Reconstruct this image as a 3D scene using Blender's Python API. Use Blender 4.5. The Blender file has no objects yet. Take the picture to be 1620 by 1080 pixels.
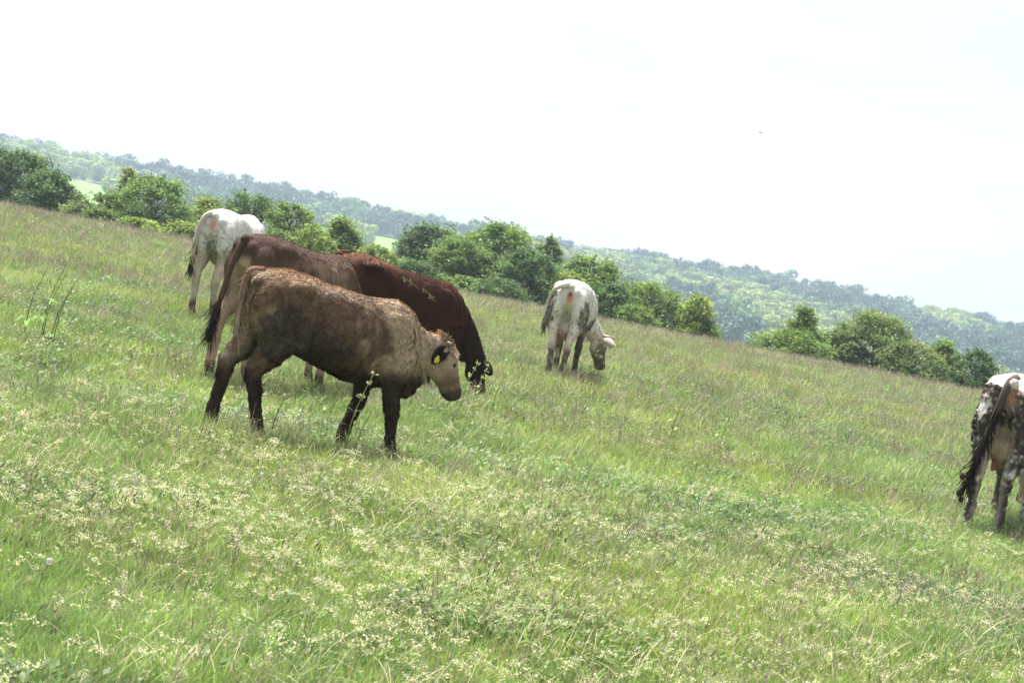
import bpy, math, random
import numpy as np
from mathutils import Vector, Matrix
R_ = math.radians
S = bpy.context.scene
C = S.collection
rng = np.random.default_rng(7)
random.seed(7)

# ------------------------------------------------------------------ camera
CAM_H, LENS_PX, ROLL, PITCH = 1.7, 3000.0, R_(10.9), math.atan(154 / 3000.0)
_F = np.array([0, math.cos(PITCH), -math.sin(PITCH)]); _U0 = np.array([0, math.sin(PITCH), math.cos(PITCH)]); _R0 = np.array([1., 0, 0])
_R = math.cos(ROLL) * _R0 + math.sin(ROLL) * _U0
_U = -math.sin(ROLL) * _R0 + math.cos(ROLL) * _U0
cam = bpy.data.cameras.new('camera'); cam_o = bpy.data.objects.new('camera', cam); C.objects.link(cam_o)
cam.sensor_width = 36.0; cam.lens = 36.0 * LENS_PX / 1620.0
cam.clip_start = 0.1; cam.clip_end = 6000
cam.dof.use_dof = True; cam.dof.focus_distance = 13.8; cam.dof.aperture_fstop = 9.0
m = Matrix(((_R[0], _U[0], -_F[0], 0), (_R[1], _U[1], -_F[1], 0), (_R[2], _U[2], -_F[2], CAM_H), (0, 0, 0, 1)))
cam_o.matrix_world = m
S.camera = cam_o

HAZE = .00042
# ------------------------------------------------------------------ sky, sun, exposure
SUN_EL, SUN_AZ = R_(64), R_(325)          # the sun behind thin cloud, high and ahead to the left
w = bpy.data.worlds.new('World'); S.world = w; w.use_nodes = True
nt = w.node_tree; nt.nodes.clear()
def N(nt, t, **k):
    n = nt.nodes.new(t)
    for a, b in k.items(): setattr(n, a, b)
    return n
out = N(nt, 'ShaderNodeOutputWorld'); bg = N(nt, 'ShaderNodeBackground'); sky = N(nt, 'ShaderNodeTexSky', sky_type='NISHITA')
sky.sun_disc = False; sky.sun_elevation = SUN_EL; sky.sun_rotation = SUN_AZ; sky.dust_density = 3.0; sky.air_density = 1.0
tc = N(nt, 'ShaderNodeTexCoord'); mp = N(nt, 'ShaderNodeMapping'); mp.inputs['Scale'].default_value = (1.0, 1.0, 2.6)
no = N(nt, 'ShaderNodeTexNoise'); no.inputs['Scale'].default_value = 3.2; no.inputs['Detail'].default_value = 7; no.inputs['Roughness'].default_value = .55
rp = N(nt, 'ShaderNodeValToRGB'); rp.color_ramp.elements[0].position = .34; rp.color_ramp.elements[0].color = (.52, .52, .52, 1)
rp.color_ramp.elements[1].position = .62; rp.color_ramp.elements[1].color = (1, 1, 1, 1)
sc = N(nt, 'ShaderNodeVectorMath', operation='SCALE'); sc.inputs['Scale'].default_value = .07
mx = N(nt, 'ShaderNodeMix', data_type='RGBA')
mx.inputs['B'].default_value = (.289, .290, .294, 1)      # high thin cloud layer
L = nt.links.new
L(tc.outputs['Generated'], mp.inputs['Vector']); L(mp.outputs['Vector'], no.inputs['Vector']); L(no.outputs['Fac'], rp.inputs['Fac'])
L(sky.outputs['Color'], sc.inputs[0]); L(sc.outputs['Vector'], mx.inputs['A']); L(rp.outputs['Color'], mx.inputs['Factor'])
n2 = N(nt, 'ShaderNodeTexNoise'); n2.inputs['Scale'].default_value = 5.5; n2.inputs['Detail'].default_value = 6; n2.inputs['Roughness'].default_value = .5; n2.inputs['Distortion'].default_value = .6
mr2 = N(nt, 'ShaderNodeMapRange'); mr2.inputs['From Min'].default_value = .36; mr2.inputs['From Max'].default_value = .64; mr2.inputs['To Min'].default_value = .955; mr2.inputs['To Max'].default_value = 1.12
sc2 = N(nt, 'ShaderNodeVectorMath', operation='SCALE'); L(mp.outputs['Vector'], n2.inputs['Vector']); L(n2.outputs['Fac'], mr2.inputs['Value']); L(mx.outputs['Result'], sc2.inputs[0]); L(mr2.outputs['Result'], sc2.inputs['Scale'])
L(sc2.outputs['Vector'], bg.inputs['Color']); L(bg.outputs['Background'], out.inputs['Surface'])
sun = bpy.data.lights.new('sun', 'SUN'); sun.energy = 3.6; sun.angle = R_(16); sun.color = (1.0, .96, .90)
sun_o = bpy.data.objects.new('sun', sun); C.objects.link(sun_o)
sd = Vector((math.sin(SUN_AZ) * math.cos(SUN_EL), math.cos(SUN_AZ) * math.cos(SUN_EL), math.sin(SUN_EL)))
sun_o.rotation_euler = (-sd).to_track_quat('-Z', 'Y').to_euler()
vs = S.view_settings; vs.view_transform = 'Standard'; vs.look = 'None'; vs.exposure = 1.79; vs.gamma = 1.0; vs.use_curve_mapping = False

S.cycles.max_bounces = 5; S.cycles.diffuse_bounces = 3; S.cycles.glossy_bounces = 2; S.cycles.transmission_bounces = 4; S.cycles.volume_bounces = 0
# ------------------------------------------------------------------ helpers
def at(px, py, D):
    """the point seen at (px, py) of the photograph that stands D metres ahead"""
    r = _F * LENS_PX + _R * (px - 810) - _U * (py - 540)
    t = D / r[1]
    return np.array([0, 0, CAM_H]) + t * r

def hsh(i, j, k, s=0):
    n = (i * 374761393 + j * 668265263 + k * 1274126177 + s * 974634277) & 0xffffffff
    n = ((n ^ (n >> 13)) * 1103515245) & 0xffffffff
    n = n ^ (n >> 16)
    return (n & 0xffffff) / float(0xffffff)

def vnoise(P, scale=1.0, seed=0):
    P = np.asarray(P, float) * scale
    I = np.floor(P).astype(np.int64); f = P - I; f = f * f * (3 - 2 * f)
    r = np.zeros(len(P))
    for dx in (0, 1):
        for dy in (0, 1):
            for dz in (0, 1):
                wt = (f[:, 0] if dx else 1 - f[:, 0]) * (f[:, 1] if dy else 1 - f[:, 1]) * (f[:, 2] if dz else 1 - f[:, 2])
                r += wt * hsh(I[:, 0] + dx, I[:, 1] + dy, I[:, 2] + dz, seed)
    return r

def fbm(P, scale=1.0, seed=0, oct=4):
    r = 0; a = .5; t = 0
    for o in range(oct):
        r = r + a * vnoise(P, scale * 2 ** o, seed + o * 17); t += a; a *= .5
    return r / t

def sstep(a, b, x): 
    t = np.clip((x - a) / (b - a), 0, 1); return t * t * (3 - 2 * t)

def mesh(name, V, Fc, mat=None, smooth=True, col=None, colname='tint'):
    me = bpy.data.meshes.new(name)
    V = np.asarray(V, float)
    if isinstance(Fc, np.ndarray):
        n, k = Fc.shape
        me.vertices.add(len(V)); me.vertices.foreach_set('co', V.astype(np.float32).ravel())
        me.loops.add(n * k); me.loops.foreach_set('vertex_index', Fc.astype(np.int32).ravel())
        me.polygons.add(n); me.polygons.foreach_set('loop_start', np.arange(0, n * k, k, dtype=np.int32))
        me.update(calc_edges=True); me.validate()
    else:
        me.from_pydata([tuple(v) for v in V], [], [tuple(int(i) for i in q) for q in Fc]); me.update()
    if smooth: me.polygons.foreach_set('use_smooth', np.ones(len(me.polygons), dtype=bool))
    if col is not None:
        a = me.color_attributes.new(colname, 'FLOAT_COLOR', 'POINT')
        cc = np.ones((len(V), 4), np.float32); cc[:, :3] = col
        a.data.foreach_set('color', cc.ravel())
    if mat: me.materials.append(mat)
    return me

def obj(name, me, parent=None, link=True):
    o = bpy.data.objects.new(name, me)
    if link: C.objects.link(o)
    if parent is not None: o.parent = parent
    return o

def tag(o, label=None, cat=None, group=None, kind=None):
    if label: o['label'] = label
    if cat: o['category'] = cat
    if group: o['group'] = group
    if kind: o['kind'] = kind
    return o

def empty(name, loc, rz=0, scale=1.0):
    o = bpy.data.objects.new(name, None); C.objects.link(o)
    o.location = tuple(float(v) for v in loc); o.rotation_euler = (0, 0, rz); o.scale = (scale,) * 3; o.empty_display_size = .1
    return o

class MB:
    """collects pieces of one mesh"""
    def __init__(s): s.v = []; s.f = []; s.c = []; s.n = 0
    def add(s, V, Fc, col=None):
        V = np.asarray(V, float); s.v.append(V)
        s.f += [tuple(int(i) + s.n for i in q) for q in Fc]
        s.c.append(np.tile(np.asarray(col if col is not None else (1, 1, 1), float), (len(V), 1)) if col is None or np.ndim(col) == 1 else np.asarray(col))
        s.n += len(V)
    def build(s, name, mat, smooth=True, tint=True):
        return mesh(name, np.vstack(s.v), s.f, mat, smooth, np.vstack(s.c) if tint else None)

def nrm(v): 
    v = np.asarray(v, float); return v / (np.linalg.norm(v) + 1e-12)

def rings_to_mesh(rings):
    k = len(rings[0]); V = np.vstack(rings); F = []
    for i in range(len(rings) - 1):
        for j in range(k):
            F.append((i * k + j, i * k + (j + 1) % k, (i + 1) * k + (j + 1) % k, (i + 1) * k + j))
    c0 = len(V); V = np.vstack([V, rings[0].mean(0)[None], rings[-1].mean(0)[None]])
    n = len(rings)
    for j in range(k):
        F.append((c0, (j + 1) % k, j)); F.append((c0 + 1, (n - 1) * k + j, (n - 1) * k + (j + 1) % k))
    return V, F

def tube(pts, rads, k=6):
    pts = np.asarray(pts, float); rings = []
    ref = np.array([.13, .97, .21])
    for i, p in enumerate(pts):
        t = nrm(pts[min(i + 1, len(pts) - 1)] - pts[max(i - 1, 0)])
        u = nrm(np.cross(t, ref)); v = np.cross(t, u)
        a = np.arange(k) * 2 * math.pi / k
        rings.append(p + rads[i] * (np.cos(a)[:, None] * u + np.sin(a)[:, None] * v))
    return rings_to_mesh(rings)

def smooth_path(pts, n):
    pts = np.asarray(pts, float); m_ = len(pts)
    t = np.linspace(0, m_ - 1, n); o = []
    for q in t:
        i = min(int(q), m_ - 2); f = q - i
        p0 = pts[max(i - 1, 0)]; p1 = pts[i]; p2 = pts[i + 1]; p3 = pts[min(i + 2, m_ - 1)]
        o.append(.5 * ((2 * p1) + (-p0 + p2) * f + (2 * p0 - 5 * p1 + 4 * p2 - p3) * f * f + (-p0 + 3 * p1 - 3 * p2 + p3) * f ** 3))
    return np.array(o)

# ------------------------------------------------------------------ materials
def new_mat(name):
    m_ = bpy.data.materials.new(name); m_.use_nodes = True; m_.node_tree.nodes.clear()
    return m_, m_.node_tree
def coat_mat(name, rough=.8, bump=.4, scale=90):
    m_, t = new_mat(name); L = t.links.new
    o = N(t, 'ShaderNodeOutputMaterial'); b = N(t, 'ShaderNodeBsdfPrincipled'); b.inputs['Roughness'].default_value = rough
    b.inputs['Specular IOR Level'].default_value = .08
    b.inputs['Sheen Weight'].default_value = .02; b.inputs['Sheen Roughness'].default_value = .5
    a = N(t, 'ShaderNodeAttribute', attribute_name='tint'); tcd = N(t, 'ShaderNodeTexCoord')
    mpp = N(t, 'ShaderNodeMapping'); mpp.inputs['Scale'].default_value = (.55, 1, 1)
    n1 = N(t, 'ShaderNodeTexNoise'); n1.inputs['Scale'].default_value = scale; n1.inputs['Detail'].default_value = 5
    r = N(t, 'ShaderNodeMapRange'); r.inputs['From Min'].default_value = .3; r.inputs['From Max'].default_value = .7
    r.inputs['To Min'].default_value = .72; r.inputs['To Max'].default_value = 1.25
    mu = N(t, 'ShaderNodeVectorMath', operation='SCALE')
    bu = N(t, 'ShaderNodeBump'); bu.inputs['Strength'].default_value = bump; bu.inputs['Distance'].default_value = .012
    L(tcd.outputs['Object'], mpp.inputs['Vector']); L(mpp.outputs['Vector'], n1.inputs['Vector']); L(n1.outputs['Fac'], r.inputs['Value'])
    L(a.outputs['Color'], mu.inputs[0]); L(r.outputs['Result'], mu.inputs['Scale']); L(mu.outputs['Vector'], b.inputs['Base Color'])
    L(n1.outputs['Fac'], bu.inputs['Height']); L(bu.outputs['Normal'], b.inputs['Normal']); L(b.outputs['BSDF'], o.inputs['Surface'])
    return m_
def plain_mat(name, col, rough=.6, noise=.25, scale=40, spec=.3):
    m_, t = new_mat(name); L = t.links.new
    o = N(t, 'ShaderNodeOutputMaterial'); b = N(t, 'ShaderNodeBsdfPrincipled'); b.inputs['Roughness'].default_value = rough
    b.inputs['Specular IOR Level'].default_value = spec
    tcd = N(t, 'ShaderNodeTexCoord'); n1 = N(t, 'ShaderNodeTexNoise'); n1.inputs['Scale'].default_value = scale; n1.inputs['Detail'].default_value = 4
    mxx = N(t, 'ShaderNodeMix', data_type='RGBA')
    mxx.inputs['A'].default_value = tuple(c * (1 - noise) for c in col) + (1,); mxx.inputs['B'].default_value = tuple(min(1, c * (1 + noise)) for c in col) + (1,)
    L(tcd.outputs['Object'], n1.inputs['Vector']); L(n1.outputs['Fac'], mxx.inputs['Factor']); L(mxx.outputs['Result'], b.inputs['Base Color']); L(b.outputs['BSDF'], o.inputs['Surface'])
    return m_
def leaf_mat(name, transl=.35, rand=.3, scale=1.0, rough=.55, use_tint=True, base=(1, 1, 1), patch=None, hue=0.0):
    """leaf / blade: tint attribute x per-object random x broad patches over the ground, diffuse + translucent"""
    m_, t = new_mat(name); L = t.links.new
    o = N(t, 'ShaderNodeOutputMaterial'); b = N(t, 'ShaderNodeBsdfPrincipled'); b.inputs['Roughness'].default_value = rough; b.inputs['Specular IOR Level'].default_value = .2
    tr = N(t, 'ShaderNodeBsdfTranslucent'); ms = N(t, 'ShaderNodeMixShader'); ms.inputs['Fac'].default_value = transl
    a = N(t, 'ShaderNodeAttribute', attribute_name='tint'); oi = N(t, 'ShaderNodeObjectInfo')
    r = N(t, 'ShaderNodeMapRange'); r.inputs['To Min'].default_value = 1 - rand; r.inputs['To Max'].default_value = 1 + rand
    mu = N(t, 'ShaderNodeVectorMath', operation='SCALE')
    L(oi.outputs['Random'], r.inputs['Value']); L(r.outputs['Result'], mu.inputs['Scale'])
    src = a.outputs['Color'] 
    L(src, mu.inputs[0]); cur = mu.outputs['Vector']
    if patch:
        ge = N(t, 'ShaderNodeNewGeometry')
        for (sca, colA, colB, p0, p1) in patch:
            nz = N(t, 'ShaderNodeTexNoise'); nz.inputs['Scale'].default_value = sca; nz.inputs['Detail'].default_value = 3
            rr = N(t, 'ShaderNodeMapRange'); rr.inputs['From Min'].default_value = p0; rr.inputs['From Max'].default_value = p1
            mc = N(t, 'ShaderNodeMix', data_type='RGBA'); mc.inputs['A'].default_value = colA + (1,); mc.inputs['B'].default_value = colB + (1,)
            mm = N(t, 'ShaderNodeVectorMath', operation='MULTIPLY')
            L(ge.outputs['Position'], nz.inputs['Vector']); L(nz.outputs['Fac'], rr.inputs['Value']); L(rr.outputs['Result'], mc.inputs['Factor'])
            L(cur, mm.inputs[0]); L(mc.outputs['Result'], mm.inputs[1]); cur = mm.outputs['Vector']
    L(cur, b.inputs['Base Color']); L(cur, tr.inputs['Color'])
    L(b.outputs['BSDF'], ms.inputs[1]); L(tr.outputs['BSDF'], ms.inputs[2]); L(ms.outputs['Shader'], o.inputs['Surface'])
    return m_
# ------------------------------------------------------------------ terrain
_hy = np.arange(0, 3000, 5.0); _hz = np.interp(_hy, [0, 134, 260, 330, 450, 700, 950, 1200, 3000], [0, 0, -17, -20.5, -15, -4, 5.0, 4, -10])
_k = np.exp(-(np.arange(-16, 17) / 7.0) ** 2); _k /= _k.sum(); HY = _hy; HZ = np.convolve(np.pad(_hz, 16, 'edge'), _k, 'valid'); HZ = HZ * sstep(100, 175, _hy)
def ground_z(x, y, arr=False):
    X = np.atleast_1d(np.asarray(x, float)); Y = np.atleast_1d(np.asarray(y, float))
    P = np.c_[X, Y, X * 0]
    z = (fbm(P, .33, 3, 3) - .5) * .16 * sstep(70, 40, np.hypot(X, Y)) 
    e = np.clip(Y - 44, 0, None)                           # the meadow rolls over into the valley
    z = z - .00125 * np.minimum(e, 90) ** 2
    z = z + np.interp(Y, HY, HZ) + (5.0 * sstep(-260, 260, X) + (fbm(P, .006, 11, 3) - .5) * 7) * sstep(400, 950, Y)
    return z if arr else float(z[0])

def grass_ground_mat():
    m_, t = new_mat('meadow_soil_and_turf'); L = t.links.new
    o = N(t, 'ShaderNodeOutputMaterial'); b = N(t, 'ShaderNodeBsdfPrincipled'); b.inputs['Roughness'].default_value = .95; b.inputs['Specular IOR Level'].default_value = .1
    g = N(t, 'ShaderNodeNewGeometry'); n1 = N(t, 'ShaderNodeTexNoise'); n1.inputs['Scale'].default_value = .5; n1.inputs['Detail'].default_value = 8
    n2 = N(t, 'ShaderNodeTexNoise'); n2.inputs['Scale'].default_value = 14; n2.inputs['Detail'].default_value = 6
    r = N(t, 'ShaderNodeValToRGB'); e = r.color_ramp.elements; e[0].position = .3; e[0].color = (.10, .14, .045, 1); e[1].position = .7; e[1].color = (.20, .20, .10, 1)
    mr = N(t, 'ShaderNodeMapRange'); mr.inputs['To Min'].default_value = .55; mr.inputs['To Max'].default_value = 1.4
    mu = N(t, 'ShaderNodeVectorMath', operation='SCALE'); bu = N(t, 'ShaderNodeBump'); bu.inputs['Distance'].default_value = .05
    L(g.outputs['Position'], n1.inputs['Vector']); L(g.outputs['Position'], n2.inputs['Vector']); L(n1.outputs['Fac'], r.inputs['Fac']); L(n2.outputs['Fac'], mr.inputs['Value'])
    L(r.outputs['Color'], mu.inputs[0]); L(mr.outputs['Result'], mu.inputs['Scale']); L(mu.outputs['Vector'], b.inputs['Base Color'])
    L(n2.outputs['Fac'], bu.inputs['Height']); L(bu.outputs['Normal'], b.inputs['Normal']); L(b.outputs['BSDF'], o.inputs['Surface'])
    return m_
M_GROUND = grass_ground_mat()
angs = np.r_[np.linspace(-40, 40, 121), np.linspace(40, 320, 57)[1:-1]]
rad = np.r_[.6, np.geomspace(1.5, 20, 60), np.geomspace(20.5, 120, 70), np.geomspace(124, 1500, 70)]
AA, RR = np.meshgrid(np.radians(angs), rad); X = (RR * np.sin(AA)).ravel(); Y = (RR * np.cos(AA)).ravel()
Z = ground_z(X, Y, True); na = len(angs); nr = len(rad)
i, j = np.meshgrid(np.arange(nr - 1), np.arange(na), indexing='ij'); i = i.ravel(); j = j.ravel(); jn = (j + 1) % na
Fq = np.c_[i * na + j, i * na + jn, (i + 1) * na + jn, (i + 1) * na + j]
V = np.c_[X, Y, Z]; 
me = mesh('ground', np.vstack([V]), Fq[:, ::-1].copy(), M_GROUND)
if me.polygons[50].normal.z < 0: me.flip_normals()
ground = tag(obj('meadow_ground', me), kind='structure')
GZ_MIN = float(Z.min())

# ------------------------------------------------------------------ point-instanced cover (countless things)
def scatter(name, protos, P, idx, rot, scl, label, cat, parent=None):
    me = bpy.data.meshes.new(name); me.vertices.add(len(P)); me.vertices.foreach_set('co', np.asarray(P, np.float32).ravel())
    a = me.attributes.new('pick', 'INT', 'POINT'); a.data.foreach_set('value', np.asarray(idx, np.int32))
    a = me.attributes.new('spin', 'FLOAT_VECTOR', 'POINT'); a.data.foreach_set('vector', np.asarray(rot, np.float32).ravel())
    a = me.attributes.new('size', 'FLOAT_VECTOR', 'POINT'); a.data.foreach_set('vector', np.asarray(scl, np.float32).ravel())
    me.update(); o = obj(name, me)
    col = bpy.data.collections.new(name + '_kinds')
    for i, pm in enumerate(protos):
        col.objects.link(bpy.data.objects.new('%s_kind_%02d' % (name, i), pm))
    g = bpy.data.node_groups.new(name, 'GeometryNodeTree'); g.interface.new_socket('Geometry', in_out='INPUT', socket_type='NodeSocketGeometry'); g.interface.new_socket('Geometry', in_out='OUTPUT', socket_type='NodeSocketGeometry')
    gi = N(g, 'NodeGroupInput'); go = N(g, 'NodeGroupOutput'); ip = N(g, 'GeometryNodeInstanceOnPoints'); ci = N(g, 'GeometryNodeCollectionInfo')
    ci.inputs['Collection'].default_value = col; ci.inputs['Separate Children'].default_value = True; ci.inputs['Reset Children'].default_value = True
    ip.inputs['Pick Instance'].default_value = True
    def na_(n, ty):
        q = N(g, 'GeometryNodeInputNamedAttribute', data_type=ty); q.inputs['Name'].default_value = n; return q.outputs['Attribute']
    er = N(g, 'FunctionNodeEulerToRotation')
    L = g.links.new
    L(gi.outputs[0], ip.inputs['Points']); L(ci.outputs[0], ip.inputs['Instance']); L(na_('pick', 'INT'), ip.inputs['Instance Index'])
    L(na_('spin', 'FLOAT_VECTOR'), er.inputs[0]); L(er.outputs[0], ip.inputs['Rotation']); L(na_('size', 'FLOAT_VECTOR'), ip.inputs['Scale']); L(ip.outputs[0], go.inputs[0])
    md = o.modifiers.new('cover', 'NODES'); md.node_group = g
    tag(o, label, cat, kind='stuff')
    return o

# ------------------------------------------------------------------ far wooded hill
M_FOREST = [leaf_mat('forest_' + n, .2, .28, base=(1, 1, 1)) for n in ('dark', 'mid', 'light')]
def forest_crown(seed, tint, mat, tall=1.0):
    g = np.random.default_rng(seed); mb = MB()
    lobes = [(np.array([0, 0, .58 * tall]), .40)] + [(np.array([math.cos(a) * .26, math.sin(a) * .26, g.uniform(.36, .78) * tall]), g.uniform(.17, .28)) for a in g.uniform(0, 6.28, 8)]
    Vs = []; Fs = []; Cs = []; n = 0
    for k in range(640):
        c, r = lobes[g.integers(len(lobes))]; d = nrm(g.normal(0, 1, 3) + np.array([0, 0, .35])); p = c + d * r * np.array([1, 1, .85]) * g.uniform(.8, 1.08)
        u = nrm(np.cross(d, g.normal(0, 1, 3))); v = np.cross(d, u); u = nrm(u + d * g.normal(0, .5)); s = g.uniform(.03, .065)
        Vs += [p - u * s, p - v * s * .8, p + u * s, p + v * s * .8]; Fs.append((n, n + 1, n + 2, n + 3)); n += 4
        Cs += [np.array(tint) * g.uniform(.7, 1.3)] * 4
    return mesh('forest_tree', np.array(Vs), np.array(Fs, np.int32), mat, False, np.clip(np.array(Cs), 0, 1))
tints = [(.034, .092, .040), (.085, .185, .045), (.25, .33, .075)]
protos = []
for k, ti in enumerate(tints):
    for q in range(3): protos.append(forest_crown(50 + k * 5 + q, ti, M_FOREST[k], 1 + .15 * q))
n = 15000
fy = 320 + 720 * rng.random(n) ** .8; fx = rng.uniform(-.42, .42, n) * fy
fz = ground_z(fx, fy, True)
nz = fbm(np.c_[fx, fy * .45, fx * 0], .020, 5, 3) + .14 * (rng.random(n) - .5)
FIELDS = [(-.2375, .019, 570, 885), (-.0735, .014, 570, 890)]        # clearings: direction, half width, near, far
keep = np.ones(n, bool)
for (az, hw, n0, n1) in FIELDS:
    keep &= ~((np.abs(fx / fy - az) < hw * (1 + .25 * np.sin(fy * .05 + fx * .2))) & (fy > n0 - 25 + 15 * np.sin(fx * .11)) & (fy < n1))
keep &= ~((fy > 980) & (rng.random(n) < .2))
idx = np.where(nz < .46, 0, np.where(nz < .53, 1, 2)) * 3 + rng.integers(0, 3, n)
sz = rng.uniform(4.5, 13.0, n) * np.where(idx > 5, .85, 1)
P = np.c_[fx, fy, fz - .5][keep]
scatter('forest', protos, P, idx[keep], np.c_[rng.normal(0, .06, n), rng.normal(0, .06, n), rng.uniform(0, 6.28, n)][keep], np.c_[sz, sz, sz * rng.uniform(.75, 1.05, n)][keep], 'mixed green woodland covering the far hillside', 'forest')
M_FIELD = plain_mat('field_green', (.15, .30, .05), .95, .2, .05)
for (az, hw, n0, n1) in FIELDS:
    Vf = []; 
    for q in range(13):
        yy = n0 + (n1 - n0) * q / 12
        for r_ in range(9):
            xx = yy * (az + hw * 1.15 * (r_ / 4 - 1)); Vf.append((xx, yy, ground_z(xx, yy) + .12))
    Ff = [(q * 9 + r_, q * 9 + r_ + 1, q * 9 + r_ + 10, q * 9 + r_ + 9) for q in range(12) for r_ in range(8)]
    tag(obj('field', mesh('field', Vf, Ff, M_FIELD)), kind='structure')
# ------------------------------------------------------------------ trees of the hedge line behind the meadow
M_LEAF = leaf_mat('hedge_leaves', .48, .0, rough=.5); M_BARK = plain_mat('bark', (.10, .078, .058), .9, .35, 12)
def make_tree(label, top, depth, width, tint, kind='round', seed=1, dens=1.0, under=.35, name='tree', cat='tree'):
    g = np.random.default_rng(seed * 31 + 5)
    tp = at(top[0], top[1], depth); wd = width * 1.40 * depth / LENS_PX
    # trees lean with nothing: the trunk stands straight under the top
    x0 = tp[0]; gz = ground_z(x0, depth); Ht = tp[2] - gz; root = empty(name, (x0, depth, gz - .05), g.uniform(0, 6.28) * 0)
    tag(root, label, cat, 'trees and shrubs along the meadow edge')
    mb = MB(); tr = .035 * Ht * .6 + .02
    lean = g.normal(0, .03, 2) * Ht
    tpts = smooth_path([(0, 0, 0), (lean[0] * .4, lean[1] * .4, Ht * .3), (lean[0], lean[1], Ht * .6), (lean[0] * .8, lean[1], Ht * .93)], 9)
    mb.add(*tube(tpts, np.linspace(tr, tr * .15, 9), 8))
    cl = []; rx = wd * .56
    prof = {'round': lambda u: math.sin(math.pi * min(.985, .24 + .70 * u)) ** .65, 'shrub': lambda u: max(0, 1 - u ** 2.2) ** .5, 'spiky': lambda u: (1 - u) ** .75 * .95 + .07, 'loose': lambda u: .75 * math.sin(math.pi * (.22 + .72 * u))}[kind]
    nc = int({'round': 74, 'shrub': 62, 'spiky': 52, 'loose': 34}[kind] * (1 + .25 * (wd > 2.6)))
    for k in range(nc):
        u = (k + g.random()) / nc; a = k * 2.4 + g.uniform(-.5, .5); rr = rx * prof(u) * g.uniform(.35, 1.0) ** .6 * g.uniform(.82, 1.08); zz = Ht * (.04 + .92 * u)
        c = np.array([math.cos(a) * rr + lean[0] * u, math.sin(a) * rr * .85, zz]); rc = wd * g.uniform(.07, .17) * (1 - .35 * u); cl.append((c, rc))
        base = tpts[min(8, int(max(0, u - .18) * 8))]
        mb.add(*tube(smooth_path([base, (base + c) / 2 + np.array([0, 0, -.03 * Ht]), c], 5), np.linspace(tr * .34, .006, 5), 5))
    cl.append((np.array([lean[0] * .8, lean[1], Ht * .93]), wd * .06))
    obj('trunk', mb.build('trunk', M_BARK, True, False), root)
    nleaf = int(24500 * dens * min(1.6, max(.55, wd * Ht / 13)))
    r = np.array([c[1] for c in cl]); pk = g.choice(len(cl), nleaf, p=r ** 2 / (r ** 2).sum()); cc = np.array([c[0] for c in cl])[pk]
    ctint = g.uniform(.6, 1.4, len(cl)); yel = g.random(len(cl)) ** 2
    d = g.normal(0, 1, (nleaf, 3)); d /= np.linalg.norm(d, axis=1)[:, None]; p = cc + d * (r[pk] * np.abs(g.normal(0, .62, nleaf)) ** .8 * 1.25)[:, None] * np.array([1.25, 1.25, .62])
    # shoots sticking out beyond the outline
    ns = {'round': 60, 'shrub': 46, 'spiky': 64, 'loose': 50}[kind]
    sh = []
    for k in range(ns):
        c, rc = cl[g.integers(len(cl))]; dv = nrm(g.normal(0, 1, 3) + np.array([0, 0, .9])); L_ = rc * g.uniform(.9, 2.0); t = g.random(16)[:, None]
        sh.append(c + dv * (rc * .5 + t * L_) + g.normal(0, .035, (16, 3)))
    sh = np.vstack(sh); p = np.vstack([p, sh]); pk = np.r_[pk, g.integers(0, len(cl), len(sh))]; nn = len(p)
    p[:, 2] = np.clip(p[:, 2], .03, Ht * 1.02)
    u = g.normal(0, 1, (nn, 3)); u[:, 2] *= .6; u /= np.linalg.norm(u, axis=1)[:, None]; v = np.cross(u, g.normal(0, 1, (nn, 3)) * np.array([.5, .5, 1])); v /= np.linalg.norm(v, axis=1)[:, None]
    s = g.uniform(.042, .095, nn)[:, None] * (depth / 85)
    LV = np.stack([p - u * s, p - v * s * .45, p + u * s * 1.1, p + v * s * .45], 1).reshape(-1, 3)
    LF = (np.arange(nn)[:, None] * 4 + np.arange(4)[None]).astype(np.int32)
    col = np.array(tint)[None] * (ctint[pk] * g.uniform(.75, 1.25, nn))[:, None]; col[:, 0] *= 1 + .30 * yel[pk]; col[:, 1] *= 1 + .12 * yel[pk]
    obj('crown', mesh('crown', LV, LF, M_LEAF, False, np.repeat(np.clip(col, 0, 1), 4, 0)), root)
    return root
DK = (.105, .180, .062); MD = (.165, .260, .068); LT = (.235, .325, .078); BG = (.125, .205, .090); OL = (.170, .240, .078)
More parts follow.
